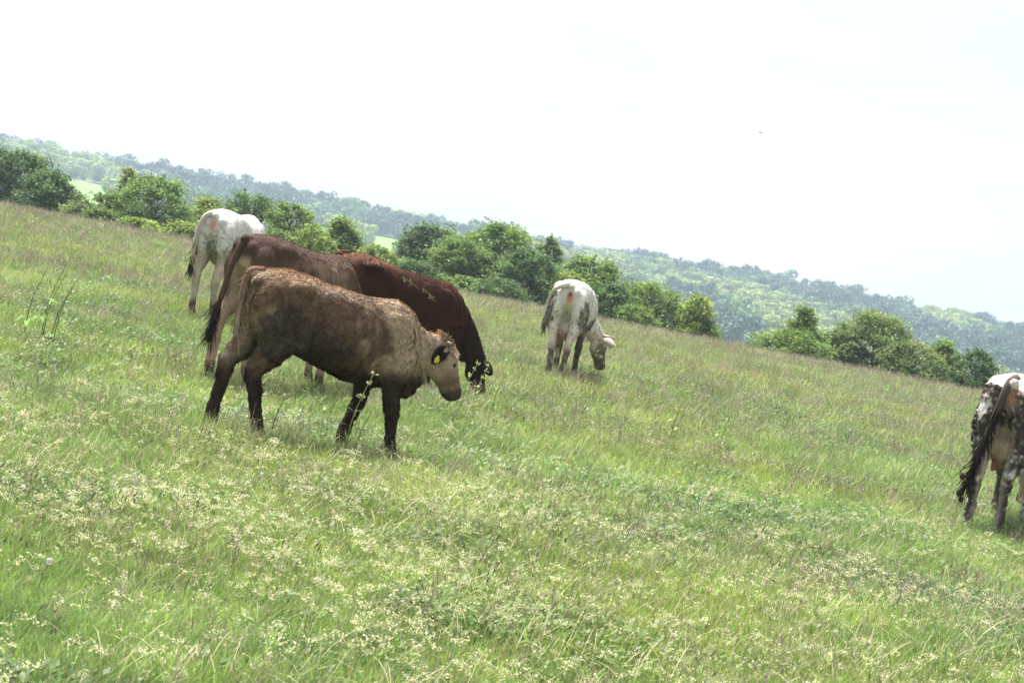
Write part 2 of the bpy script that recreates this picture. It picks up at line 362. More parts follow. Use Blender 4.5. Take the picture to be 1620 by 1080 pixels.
TREES = [
 ('big dark green round tree at the upper end of the meadow edge', (34, 236), 84, 104, DK, 'round', 1.3),
 ('lower dark tree tucked against the big round dark tree', (84, 268), 82, 78, DK, 'round', 1.1),
 ('low pale green shrub filling the gap below the dark trees', (138, 316), 80, 66, OL, 'shrub', .9),
 ('thin pale young tree rising behind the hedge', (214, 262), 92, 46, OL, 'loose', .6),
 ('short leafy green tree right beside the thin pale young tree', (190, 300), 84, 62, MD, 'round', 1),
 ('tall bright green tree with a pointed top behind the white cow', (258, 277), 82, 92, MD, 'round', 1.1),
 ('yellow green low shrub showing behind the white cow\'s rump', (300, 352), 76, 70, LT, 'shrub', .9),
 ('pale green bushy shrub above the white cow\'s back', (335, 312), 86, 84, LT, 'shrub', .9),
 ('dark bluish green tree above the grey brown cow\'s rump', (408, 304), 84, 88, DK, 'round', 1.1),
 ('mid green tree with a narrow tip over the grey brown cow\'s back', (466, 318), 80, 66, MD, 'round', 1.1),
 ('yellow green bush low in front of the narrow tipped tree', (505, 358), 77, 64, LT, 'shrub', .9),
 ('light green tree with a dark upright leader above the red cow\'s rump', (548, 343), 82, 82, MD, 'spiky', 1),
 ('low yellow green shrub above the red cow\'s back', (606, 388), 78, 72, LT, 'shrub', .9),
 ('blue green round topped tree standing beyond the red cow\'s shoulder', (684, 351), 86, 92, BG, 'round', 1.1),
 ('mid green bushy tree between the round topped tree and the tallest tree', (738, 378), 82, 82, MD, 'round', 1.1),
 ('tallest ragged topped tree of the middle clump', (798, 351), 84, 104, MD, 'round', 1.25),
 ('dark green tree filling the middle clump below the ragged top', (846, 392), 80, 78, DK, 'round', 1.1),
 ('thin crowned tree leaning out of the middle clump', (874, 370), 86, 56, OL, 'loose', .8),
 ('spreading green tree behind the horned white cow', (934, 402), 82, 92, MD, 'round', 1.1),
 ('small dark bush just past the horned white cow', (975, 448), 79, 50, DK, 'shrub', 1),
 ('rounded mid green bush beyond the horned white cow\'s head', (1042, 449), 81, 104, MD, 'round', 1.1),
 ('feathery light green shrub at the end of the long hedge', (1112, 466), 80, 76, LT, 'spiky', .9),
 ('lone pointed shrub at the start of the separate thicket', (1277, 482), 78, 66, MD, 'spiky', .8),
 ('low spreading green bush at the foot of the pointed shrub', (1262, 520), 77, 104, MD, 'shrub', .9),
 ('green bush between the pointed shrub and the broad olive bush', (1335, 520), 79, 62, OL, 'round', .9),
 ('broad olive green bush in the middle of the separate thicket', (1398, 494), 80, 108, OL, 'round', 1.2),
 ('low rounded olive bush beside the broad one', (1450, 540), 78, 92, OL, 'shrub', 1),
 ('narrow green shrub with upright shoots near the caked cow', (1503, 538), 80, 66, MD, 'spiky', .9),
 ('dark low bush right behind the mud caked cow', (1552, 552), 78, 66, DK, 'shrub', 1),

 ('small yellow green shrub at the foot of the tall bright green tree', (228, 346), 77, 66, LT, 'shrub', .9),
 ('low green undergrowth bush between the pale shrub and the short leafy tree', (165, 330), 78, 60, MD, 'shrub', .9),
 ('low green bush under the dark bluish green tree', (438, 362), 77, 70, MD, 'shrub', .9),
 ('dark low bush at the foot of the blue green round topped tree', (668, 412), 77, 76, DK, 'shrub', 1),
 ('low green bush at the foot of the mid green bushy tree', (735, 436), 77, 80, MD, 'shrub', 1),
 ('dark low bush at the foot of the tallest ragged tree', (795, 440), 77, 84, DK, 'shrub', 1),
 ('yellow green young shrub leaning against the spreading tree behind the horned white cow', (905, 428), 79, 52, LT, 'shrub', .9),
 ('low green bush at the foot of the rounded mid green bush', (1010, 480), 78, 60, MD, 'shrub', .9),
]
for i_, (lab, top, dep, wd_, ti, kd, dn) in enumerate(TREES):
    make_tree(lab, top, dep, wd_, ti, kd, i_ + 1, dn, name='shrub' if kd == 'shrub' else 'tree', cat='shrub' if kd == 'shrub' else 'tree')
# ------------------------------------------------------------------ cattle
M_COAT = coat_mat('cow_hide'); M_HAIR = coat_mat('cow_hair', .7, 0, 30)
M_HORN = plain_mat('horn', (.33, .28, .19), .45, .3, 30); M_EYE = plain_mat('eye', (.008, .006, .005), .12, 0, 5, .6)
M_TAG = plain_mat('tag_plastic', (.48, .41, .04), .5, .12, 20)

TORSO = [  # x, top, bottom, height of widest, half width, exponent
    (-.805, 1.17, 1.02, 1.10, .05, 2.0), (-.785, 1.235, 1.0, 1.10, .10, 2.0), (-.73, 1.285, .96, 1.09, .16, 2.0), (-.62, 1.325, .88, 1.07, .22, 2.0),
    (-.48, 1.345, .77, 1.04, .272, 2.2), (-.36, 1.345, .68, 1.04, .278, 2.2), (-.22, 1.328, .64, .99, .285, 2.15), (-.05, 1.31, .585, .96, .315, 2.1),
    (.12, 1.30, .555, .94, .325, 2.1), (.28, 1.30, .55, .94, .305, 2.05), (.42, 1.315, .56, .96, .275, 2.0), (.54, 1.33, .575, .96, .25, 1.9),
    (.66, 1.29, .60, .95, .215, 1.9), (.76, 1.21, .64, .93, .17, 1.9), (.84, 1.10, .70, .90, .10, 2.0)]
HIND = [(-.52, .12, 1.12, .10, .22), (-.55, .155, .98, .118, .245), (-.54, .165, .85, .120, .23), (-.555, .158, .74, .106, .18), (-.61, .142, .64, .080, .115),
        (-.685, .124, .545, .055, .076), (-.705, .114, .475, .053, .068), (-.682, .110, .385, .043, .050), (-.660, .107, .25, .038, .043), (-.645, .105, .15, .047, .051),
        (-.612, .105, .085, .041, .045), (-.592, .105, .045, .050, .060), (-.580, .105, .0, .055, .072)]
FORE = [(.54, .12, 1.06, .07, .17), (.575, .165, .90, .092, .17), (.535, .17, .75, .090, .138), (.505, .158, .64, .072, .098), (.50, .147, .52, .055, .066),
        (.512, .14, .43, .057, .062), (.508, .14, .37, .048, .051), (.50, .14, .26, .037, .041), (.50, .14, .15, .046, .049), (.525, .14, .085, .041, .045),
        (.54, .14, .045, .049, .059), (.55, .14, .0, .054, .070)]
HEAD = [(-.05, .04, .045, .05), (-.02, .078, .068, .10), (.05, .105, .086, .15), (.11, .118, .092, .178), (.17, .112, .086, .182), (.24, .094, .076, .155),
        (.31, .080, .068, .122), (.37, .078, .064, .105), (.42, .086, .062, .098), (.455, .084, .055, .085), (.480, .066, .042, .062), (.492, .035, .02, .03)]
def ellipsoid(c, r, k=12):
    rings = []
    for i in range(1, k):
        a = math.pi * i / k; b = np.arange(16) * 2 * math.pi / 16
        rings.append(np.c_[c[0] + r[0] * math.sin(a) * np.cos(b), c[1] + r[1] * math.sin(a) * np.sin(b), np.full(16, c[2] - r[2] * math.cos(a))])
    return rings_to_mesh(rings)

def pose_leg(st, side, swing=0., bend=0., dy=0., knee=6):
    """swing the leg about hip/shoulder, bend it at the hock/knee, keep the hoof on the ground"""
    P = np.array([[s[0], s[1] * side, s[2]] for s in st]); h = P[1].copy()
    a0 = math.radians(swing)
    for i in range(len(P)):
        wgt = float(np.clip((h[2] - P[i, 2]) / .25, 0, 1)); a = a0 * wgt
        d = P[i] - h; P[i, 0] = h[0] + d[0] * math.cos(a) - d[2] * math.sin(a) * 1.0; P[i, 2] = h[2] + d[0] * math.sin(a) + d[2] * math.cos(a)
    kp = P[knee - 1].copy(); b0 = math.radians(bend)
    for i in range(knee, len(P)):
        d = P[i] - kp; P[i, 0] = kp[0] + d[0] * math.cos(b0) - d[2] * math.sin(b0); P[i, 2] = kp[2] + d[0] * math.sin(b0) + d[2] * math.cos(b0)
    z0 = P[-1, 2]; f = h[2] / (h[2] - z0)
    low = P[:, 2] < h[2]; P[low, 2] = h[2] - (h[2] - P[low, 2]) * f
    P[:, 1] += dy * side * np.clip((h[2] - P[:, 2]) / h[2], 0, 1)
    rings = []; k = 16; ang = np.arange(k) * 2 * math.pi / k
    for i, p in enumerate(P):
        t = nrm(P[min(i + 1, len(P) - 1)] - P[max(i - 1, 0)])
        if i >= len(P) - 2: t = np.array([0, 0, -1.])
        lat = np.array([0, 1., 0]); fa = nrm(np.cross(lat, t)); 
        rings.append(p + np.cos(ang)[:, None] * lat * st[i][3] + np.sin(ang)[:, None] * fa * st[i][4])
    return rings_to_mesh(rings), P

def head_frame(poll, d, roll_up):
    d = nrm(d); lat = nrm(np.cross(roll_up, d)); up = np.cross(d, lat)
    return np.asarray(poll, float), d, lat, up          # lat points to the animal's left

def build_cow(label, group, loc, heading, scale, neck, poll, hdir, hup, legs, colour, tail, horn=None, tags=(), udder=False, lumps=None,
              hairy=.022, n_hair=26000, ear_col=((.05, .03, .02), (.02, .012, .01)), tail_cols=None, switch=None, voxel=.0145, belly=0., seed=1, ear_drop=0.2, crest=None, name='cow', cat='cow', neck_scale=1., girth=1., head_scale=1., lift=.07, tilt=0., ear=((1, .1, -.12), (0, .75, .5)), head_len=1., ear_size=1., ear_abs=None):
    root = empty(name, (loc[0], loc[1], ground_z(loc[0], loc[1]) - .01), heading, scale)
    tag(root, label, cat, group)
    mb = MB()
    def up(vf):                                          # longer legs carry the trunk higher
        v = np.array(vf[0], float); v[:, 2] += (lift - tilt * v[:, 0]) * np.clip(v[:, 2] / .6, 0, 1); return v, vf[1]
    ang = np.arange(28) * 2 * math.pi / 28; c = np.cos(ang); s_ = np.sin(ang); rings = []
    for (x, zt, zb, zw, wd, n) in TORSO:
        zb = zb - belly * math.exp(-((x + .02) / .35) ** 2)
        e = 2. / n
        y = wd * girth * np.sign(c) * np.abs(c) ** e
        z = zw + np.where(s_ > 0, (zt - zw), (zw - zb)) * np.sign(s_) * np.abs(s_) ** (e * 1.02)
        rings.append(np.c_[np.full(28, x), y, z])
    mb.add(*up(rings_to_mesh(rings)))
    hooves = []
    for st, side, kw in ((HIND, 1, legs[0]), (HIND, -1, legs[1]), (FORE, 1, legs[2]), (FORE, -1, legs[3])):
        (V, Fc), P = pose_leg(st, side, **kw); mb.add(*up((V, Fc))); hooves.append(P[-1])
    for sd_ in (1, -1):                                 # hook bone, pin bone, shoulder blade, thigh muscle
        mb.add(*up(ellipsoid((-.40, .185 * sd_, 1.205), (.12, .085, .085)))); mb.add(*up(ellipsoid((-.74, .085 * sd_, 1.17), (.075, .06, .075))))
        mb.add(*up(ellipsoid((.50, .185 * sd_, 1.02), (.17, .075, .22)))); mb.add(*up(ellipsoid((-.62, .15 * sd_, .97), (.185, .115, .26))))
        mb.add(*up(ellipsoid((-.34, .20 * sd_, .84), (.12, .08, .13))))
    mb.add(*up(ellipsoid((.72, 0, .69), (.14, .085, .15)))); mb.add(*up(ellipsoid((.83, 0, .80), (.10, .045, .16))))   # brisket
    mb.add(*up(ellipsoid((-.755, 0, 1.25), (.08, .045, .05))))  # tail head
    if udder: mb.add(*up(ellipsoid((-.47, 0, .665), (.17, .12, .15))))
    # neck
    poll = np.asarray(poll, float); hs = head_scale; P0, hd, hl, hu_ = head_frame(poll, hdir, hup)
    poll[2] += lift * (poll[2] > .75); P0 = poll
    npath = smooth_path([(.42, 0, 1.04 + lift - .42 * tilt)] + [tuple(q) for q in neck] + [tuple(poll + hd * .05)], 9)
    rl = np.interp(np.linspace(0, 1, 9), [0, .25, .6, 1], [.19, .165, .115, .09]) * neck_scale; rv = np.interp(np.linspace(0, 1, 9), [0, .25, .6, 1], [.28, .26, .165, .115]) * neck_scale
    rings = []
    a24 = np.arange(24) * 2 * math.pi / 24
    for i, p in enumerate(npath):
        t = nrm(npath[min(i + 1, 8)] - npath[max(i - 1, 0)]); lat = nrm(np.cross(np.array([.25, 0, 1.]), t)); v = np.cross(t, lat)
        f = i / 8.; lat = nrm(lat * (1 - f) + hl * f)
        rings.append(p + np.cos(a24)[:, None] * lat * rl[i] + np.sin(a24)[:, None] * v * rv[i])
    mb.add(*rings_to_mesh(rings))
    rings = []
    for (t, a, u, d_) in HEAD:
        sn = np.sin(a24)
        t, a, u, d_ = t * hs * head_len, a * hs, u * hs, d_ * hs
        rings.append(P0 + hd * t + np.cos(a24)[:, None] * hl * a * (1 - .18 * np.clip(-sn, 0, 1)[:, None]) + np.where(sn > 0, u, d_)[:, None] * sn[:, None] * hu_)
    mb.add(*rings_to_mesh(rings))
    for sd_ in (1, -1):                                  # brow ridges, nostrils pad
        mb.add(*ellipsoid(P0 + hd * .12 * hs + hl * .085 * hs * sd_ + hu_ * .055 * hs, (.035, .035, .035)))
        mb.add(*ellipsoid(P0 + hd * .455 * hs * head_len + hl * .042 * hs * sd_ + hu_ * .012 * hs, (.03, .03, .03)))
    me = mb.build('tmp', None, True, False)
    o = bpy.data.objects.new('tmp', me); C.objects.link(o)
    md = o.modifiers.new('r', 'REMESH'); md.mode = 'VOXEL'; md.voxel_size = voxel; md.use_smooth_shade = True
    dg = bpy.context.evaluated_depsgraph_get(); me2 = bpy.data.meshes.new_from_object(o.evaluated_get(dg))
    bpy.data.objects.remove(o); bpy.data.meshes.remove(me)
    nv = len(me2.vertices); V = np.empty(nv * 3, np.float32); me2.vertices.foreach_get('co', V); V = V.reshape(-1, 3).astype(float)
    E_ = np.empty(len(me2.edges) * 2, np.int32); me2.edges.foreach_get('vertices', E_); E_ = E_.reshape(-1, 2)
    deg = np.bincount(E_.ravel(), minlength=nv).astype(float)[:, None]
    def lap(X):
        A = np.zeros_like(X)
        for k in range(X.shape[1]):
            A[:, k] = np.bincount(E_[:, 0], X[E_[:, 1], k], nv) + np.bincount(E_[:, 1], X[E_[:, 0], k], nv)
        return A / deg - X
    for it in range(14):
        V = V + .55 * lap(V); V = V - .50 * lap(V) if it % 2 else V - .56 * lap(V)
    for it in range(3): V = V + .5 * lap(V)
    me2.vertices.foreach_set('co', V.astype(np.float32).ravel()); me2.update()
    Nn = np.empty(nv * 3, np.float32); me2.vertices.foreach_get('normal', Nn); Nn = Nn.reshape(-1, 3).astype(float)
    # head-space coordinates for the colours
    q = (V - P0) / hs; hc = np.c_[q @ hd / head_len, q @ hl, q @ hu_]
    inhead = sstep(-.06, .04, hc[:, 0]) * sstep(.24, .18, np.abs(hc[:, 1])) * sstep(.22, .17, np.abs(hc[:, 2])) * sstep(.7, .6, hc[:, 0])
    V += Nn * ((fbm(V, 6, seed) - .5) * .022 * (1 - inhead) + (fbm(V, 22, seed + 5) - .5) * .007 * (1 - .6 * inhead))[:, None]
    for ax in (.36, -.285):                              # groove behind the shoulder and in front of the thigh
        gx = np.exp(-((V[:, 0] - ax - (.22 * (V[:, 2] - .95) if ax < 0 else -.12 * (V[:, 2] - .95))) / .045) ** 2) * sstep(.70, .82, V[:, 2]) * sstep(1.32, 1.18, V[:, 2]); V[:, 1] -= np.sign(V[:, 1]) * gx * .017
    rib = sstep(-.25, -.1, V[:, 0]) * sstep(.36, .22, V[:, 0]) * sstep(.70, .82, V[:, 2]) * sstep(1.25, 1.1, V[:, 2]); V[:, 1] += np.sign(V[:, 1]) * rib * .0035 * np.sin(V[:, 0] * 75 + 5 * V[:, 2])
    fold = sstep(.58, .70, V[:, 0]) * sstep(.98, .88, V[:, 0]) * (1 - inhead) * sstep(.55, .7, V[:, 2]); V += Nn * (fold * .0045 * np.sin(V[:, 0] * 85 + V[:, 2] * 25 + 6 * fbm(V, 5, seed + 8)))[:, None]
    # rib and flank hollows, groove in front of the hook bone
    flank = np.exp(-((V[:, 0] + .25) / .09) ** 2 - ((V[:, 2] - 1.13) / .10) ** 2); V[:, 1] -= np.sign(V[:, 1]) * flank * .03
    legm = np.clip(1 - V[:, 2] / .62, 0, 1)
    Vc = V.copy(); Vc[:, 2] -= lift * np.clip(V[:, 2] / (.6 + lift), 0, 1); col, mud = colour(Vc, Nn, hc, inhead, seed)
    if lumps:
        lm = np.clip((fbm(V, 26, seed + 40, 2) - .46) * 3.2, 0, 1) * mud * lumps * (.45 + .55 * sstep(.3, .6, V[:, 2]))
        V += Nn * lm[:, None]
    me2.vertices.foreach_set('co', V.astype(np.float32).ravel()); me2.update()
    me2.name = 'body'; a = me2.color_attributes.new('tint', 'FLOAT_COLOR', 'POINT')
    cc = np.ones((nv, 4), np.float32); cc[:, :3] = col; a.data.foreach_set('color', cc.ravel())
    me2.materials.clear(); me2.materials.append(M_COAT)
    body = obj('body', me2, root)
    # ---- short coat of hair
    me2.calc_loop_triangles(); nT = len(me2.loop_triangles); T = np.empty(nT * 3, np.int32); me2.loop_triangles.foreach_get('vertices', T); T = T.reshape(-1, 3)
    g = np.random.default_rng(seed + 100)
    ar = np.linalg.norm(np.cross(V[T[:, 1]] - V[T[:, 0]], V[T[:, 2]] - V[T[:, 0]]), axis=1); pr = ar / ar.sum()
    pick = g.choice(nT, n_hair, p=pr); b = g.random((n_hair, 2)); fl = b.sum(1) > 1; b[fl] = 1 - b[fl]
    W = np.c_[1 - b.sum(1), b]; tri = T[pick]
    Ph = (V[tri] * W[:, :, None]).sum(1); Nh = (Nn[tri] * W[:, :, None]).sum(1); Ch = (col[tri] * W[:, :, None]).sum(1); Ih = (inhead[tri] * W).sum(1); Mh = (mud[tri] * W).sum(1)
    flow = np.tile(np.array([-.75, 0, -.5]), (n_hair, 1)); lowm = sstep(.75, .55, Ph[:, 2]); flow[:, 0] *= (1 - lowm); flow[:, 2] -= lowm * .6
    flow = flow * (1 - Ih[:, None]) + Ih[:, None] * hd
    flow += g.normal(0, .22, flow.shape) + .9 * np.c_[fbm(Ph, 7, seed + 60, 2) - .5, fbm(Ph, 7, seed + 61, 2) - .5, fbm(Ph, 7, seed + 62, 2) - .5] * 2 * (1 - Ih[:, None]); flow -= Nh * (flow * Nh).sum(1)[:, None]
    flow /= np.linalg.norm(flow, axis=1)[:, None] + 1e-9
    ln = hairy * g.uniform(.55, 1.3, n_hair) * (1 - .55 * Ih); stand = g.uniform(.12, .42, n_hair)
    if crest is not None:
        k = crest(Ph, hc_of(Ph, P0, hd, hl, hu_)); ln *= 1 + 1.1 * k; stand += .4 * k
    side = np.cross(flow, Nh); wd = (.0018 + .0018 * g.random(n_hair))[:, None] * (1 + Mh[:, None])
    tip = Ph + (flow + Nh * stand[:, None]) * ln[:, None]
    mid = Ph + (flow * .55 + Nh * (stand * .75)[:, None]) * ln[:, None]
    B = Ph - Nh * .002
    HV = np.stack([B - side * wd, B + side * wd, mid + side * wd * .8, tip, mid - side * wd * .8], 1).reshape(-1, 3)
    HF = (np.arange(n_hair)[:, None] * 5 + np.array([0, 1, 2, 3, 4])[None]).astype(np.int32)
    hcv = np.clip(Ch * (g.uniform(.6, 1.35, n_hair) * (.72 + .6 * fbm(Ph, 34, seed + 70, 2)))[:, None], 0, 1)
    hm = mesh('coat_hair', HV, HF, M_HAIR, True, np.repeat(hcv, 5, 0)); ho = obj('coat_hair', hm, body); tag(ho, kind='stuff')
    # ---- eyes
    for sd_ in (1, -1):
        Ve, Fe = ellipsoid(P0 + hd * .165 * hs + hl * .093 * hs * sd_ + hu_ * .035 * hs, (.021, .021, .021), 8); obj('eye', mesh('eye', Ve, Fe, M_EYE), root)
        nc_ = P0 + hd * (.478 * hs * head_len) + hl * .040 * hs * sd_ + hu_ * .020 * hs; Ve, Fe = ellipsoid(nc_, (.014, .016, .014), 8); obj('nostril', mesh('nostril', Ve, Fe, M_EYE), root)
        mp_ = smooth_path([P0 + hd * (.487 * hs * head_len) + hl * .02 * sd_ - hu_ * .04 * hs, P0 + hd * (.455 * hs * head_len) + hl * .077 * hs * sd_ - hu_ * .045 * hs, P0 + hd * (.37 * hs * head_len) + hl * .070 * hs * sd_ - hu_ * .05 * hs], 7); Ve, Fe = tube(mp_, [.004, .005, .006, .006, .005, .004, .002], 6); obj('mouth', mesh('mouth', Ve, Fe, M_EYE), root)
    # ---- ears
    for k, sd_ in enumerate((1, -1)):
        base = P0 + hd * .03 + hl * .086 * hs * sd_ + hu_ * .015
        dirv = nrm(hl * sd_ * ear[0][0] + hd * ear[0][1] + hu_ * ear[0][2])
        if ear_abs: dirv = nrm(np.array(ear_abs[0]) * np.array([1, -sd_, 1])); base = base + hl * .018 * hs * sd_
        # the cup opens forward (towards hd/hu)
        opn = nrm(hl * sd_ * ear[1][0] + hd * ear[1][1] + hu_ * ear[1][2])
        if ear_abs: opn = nrm(np.array(ear_abs[1]) * np.array([1, -sd_, 1]))
        wv = nrm(np.cross(dirv, opn)); opn = np.cross(wv, dirv)
        Ve = []; cols = []
        nu, nw = 9, 7
        for layer in (0, 1):
            for i in range(nu):
                u = i / (nu - 1); wdt = .066 * ear_size * math.sin(math.pi * min(1, (u * .80 + .14))) ** .8 * (1 if u < .99 else .25)
                for j in range(nw):
                    vv = (j / (nw - 1) - .5) * 2
                    p = base + dirv * (.215 * ear_size * u) + wv * wdt * vv - opn * (.034 * (1 - vv * vv) * math.sin(math.pi * (.15 + .8 * u))) - opn * (.010 if layer else 0) + np.array([0, 0, -.04 * u * u])
                    Ve.append(p); cols.append(ear_col[1] if not layer else ear_col[0])
        Fe = []
        for i in range(nu - 1):
            for j in range(nw - 1):
                q0 = i * nw + j; Fe.append((q0, q0 + 1, q0 + nw + 1, q0 + nw)); q1 = q0 + nu * nw; Fe.append((q1, q1 + nw, q1 + nw + 1, q1 + 1))
        for i in range(nu - 1):
            for j in (0, nw - 1):
                q0 = i * nw + j; q1 = q0 + nu * nw; Fe.append((q0, q0 + nw, q1 + nw, q1))
        for j in range(nw - 1):
            q0 = (nu - 1) * nw + j; q1 = q0 + nu * nw; Fe.append((q0, q0 + 1, q1 + 1, q1))
        eo = obj('ear', mesh('ear', Ve, Fe, M_COAT, True, np.array(cols)), root)
        # hair fringe of the ear
        st = MB()
        for h in range(70):
            u = g.uniform(.1, 1); vv = g.choice([-1, 1]) * g.uniform(.5, 1); wdt = .062 * ear_size * math.sin(math.pi * min(1, (u * .80 + .14))) ** .8
            p = base + dirv * (.215 * ear_size * u) + wv * wdt * vv + np.array([0, 0, -.04 * u * u]); e = nrm(dirv * .7 + wv * vv * .8 + g.normal(0, .3, 3)) * g.uniform(.012, .035)
            s2 = nrm(np.cross(e, opn)) * .002; st.add([p - s2, p + s2, p + e], [(0, 1, 2)], np.array(ear_col[0]) * g.uniform(.8, 1.6))
        tag(obj('ear_hair', st.build('ear_hair', M_HAIR), eo), kind='stuff')
        if sd_ in tags:
            o_ = base + dirv * .125 + opn * .012 + np.array([0, 0, -.012])
            dn = nrm(np.array([0, 0, -1.]) + dirv * .35); tw = nrm(np.cross(dn, opn)); nn = nrm(np.cross(tw, dn))
            prof = [(-.008, 0), (.008, 0), (.010, .016), (.020, .026), (.022, .062), (.015, .068), (-.015, .068), (-.022, .062), (-.020, .026), (-.010, .016)]
            Vt = [o_ + tw * x + dn * y + nn * .0025 for x, y in prof] + [o_ + tw * x + dn * y - nn * .0025 for x, y in prof]; n_ = len(prof)
            Ft = [tuple(range(n_)), tuple(range(2 * n_ - 1, n_ - 1, -1))] + [(i, n_ + i, n_ + (i + 1) % n_, (i + 1) % n_) for i in range(n_)]
            obj('ear_tag', mesh('ear_tag', Vt, Ft, M_TAG, False), eo)
    if horn:
        for sd_ in (1, -1):
            hp = smooth_path([P0 + hd * (-.01 + b_[2]) + hl * sd_ * b_[0] + hu_ * b_[1] for b_ in horn['path']], 9)
            Vh, Fh = tube(hp, np.linspace(horn['r'], horn['r'] * .22, 9), 10); obj('horn', mesh('horn', Vh, Fh, M_HORN), root)
    # ---- tail
    tp = up((smooth_path(tail, 16), 0))[0]; tr = np.interp(np.linspace(0, 1, 16), [0, .12, .5, 1], [.052, .040, .028, .020])
    Vt, Ft = tube(tp, tr, 10)
    tcs = tail_cols or ((.2, .12, .07), (.1, .06, .04)); f = np.clip(np.repeat(np.linspace(0, 1, 16), 10), 0, 1); f = np.r_[f, 0, 1][:, None]
    tcol = (1 - f) * np.array(tcs[0]) + f * np.array(tcs[1]); tcol = tcol * (.75 + .5 * fbm(Vt, 18, seed + 3))[:, None]
    to = obj('tail', mesh('tail', Vt, Ft, M_COAT, True, tcol), root)
    st = MB()
    def strand(p0, d0, L_, wdt, colr, wob=.25, seg=5, grav=.5):
        d = nrm(d0); p = np.array(p0, float); pts = [p.copy()]
        for i in range(seg):
            d = nrm(d + g.normal(0, wob * .5, 3) + np.array([0, 0, -grav * .25])); p = p + d * L_ / seg; pts.append(p.copy())
        sdv = nrm(np.cross(d0, g.normal(0, 1, 3))); Vs = []
        for i, p in enumerate(pts):
            ww = wdt * (1 - .8 * (i / seg) ** 2); Vs += [p - sdv * ww, p + sdv * ww]
        st.add(Vs, [(2 * i, 2 * i + 1, 2 * i + 3, 2 * i + 2) for i in range(seg)], np.array(colr) * g.uniform(.6, 1.5))
    sw = dict(n=110, L=.30, start=.62, col=(.015, .012, .01), spread=.3); sw.update(switch or {})
    for h in range(sw['n']):
        u = sw['start'] + (1 - sw['start']) * g.random() ** .7; i = min(int(u * 15), 14); fr = u * 15 - i
        p = tp[i] * (1 - fr) + tp[i + 1] * fr; d0 = nrm(tp[i + 1] - tp[i])
        strand(p + g.normal(0, .008, 3), d0 + g.normal(0, sw['spread'], 3) * .6, sw['L'] * g.uniform(.4, 1.0), .006, sw['col'])
    if sw.get('dense_top'):                              # wavy hair along the upper tail
        for h in range(sw['dense_top']):
            u = g.random() * .6; i = min(int(u * 15), 14); p = tp[i]; d0 = nrm(tp[i + 1] - tp[i])
            strand(p + g.normal(0, .02, 3), d0 + g.normal(0, .5, 3), g.uniform(.05, .10), .004, tcs[0], .5, 3, .2)
    tag(obj('tail_switch', st.build('tail_switch', M_HAIR), to), kind='stuff')
    if sw.get('clods'):
        for (dx, dy, dz, r) in sw['clods']:
            Vc, Fc = ellipsoid(tp[-1] + np.array([dx, dy, dz]), (r, r * .9, r * 1.15), 8)
            obj('mud_clod', mesh('mud_clod', Vc + (fbm(Vc, 40, 3)[:, None] - .5) * r * .5, Fc, M_COAT, True, np.tile((.06, .04, .028), (len(Vc), 1))), to)
    if udder:
        for (dx, dy) in ((-.56, .055), (-.56, -.055), (-.42, .05), (-.42, -.05)):
            Vu, Fu = tube([(dx, dy, .57 + lift), (dx, dy, .53 + lift), (dx, dy, .485 + lift), (dx, dy, .47 + lift)], [.022, .019, .016, .006], 8)
            obj('teat', mesh('teat', Vu, Fu, M_COAT, True, np.tile((.36, .17, .12), (len(Vu), 1))), root)
    return root

def hc_of(P, P0, hd, hl, hu_):
    q = P - P0; return np.c_[q @ hd, q @ hl, q @ hu_]
def mixc(a, b, f): return a * (1 - f[:, None]) + np.asarray(b) * f[:, None]
def blob(V, c, r): return np.exp(-(((V - np.array(c)) / np.array(r)) ** 2).sum(1))
def muzzle(c, hc, ih, col): return mixc(c, col, ih * sstep(.36, .42, hc[:, 0]))

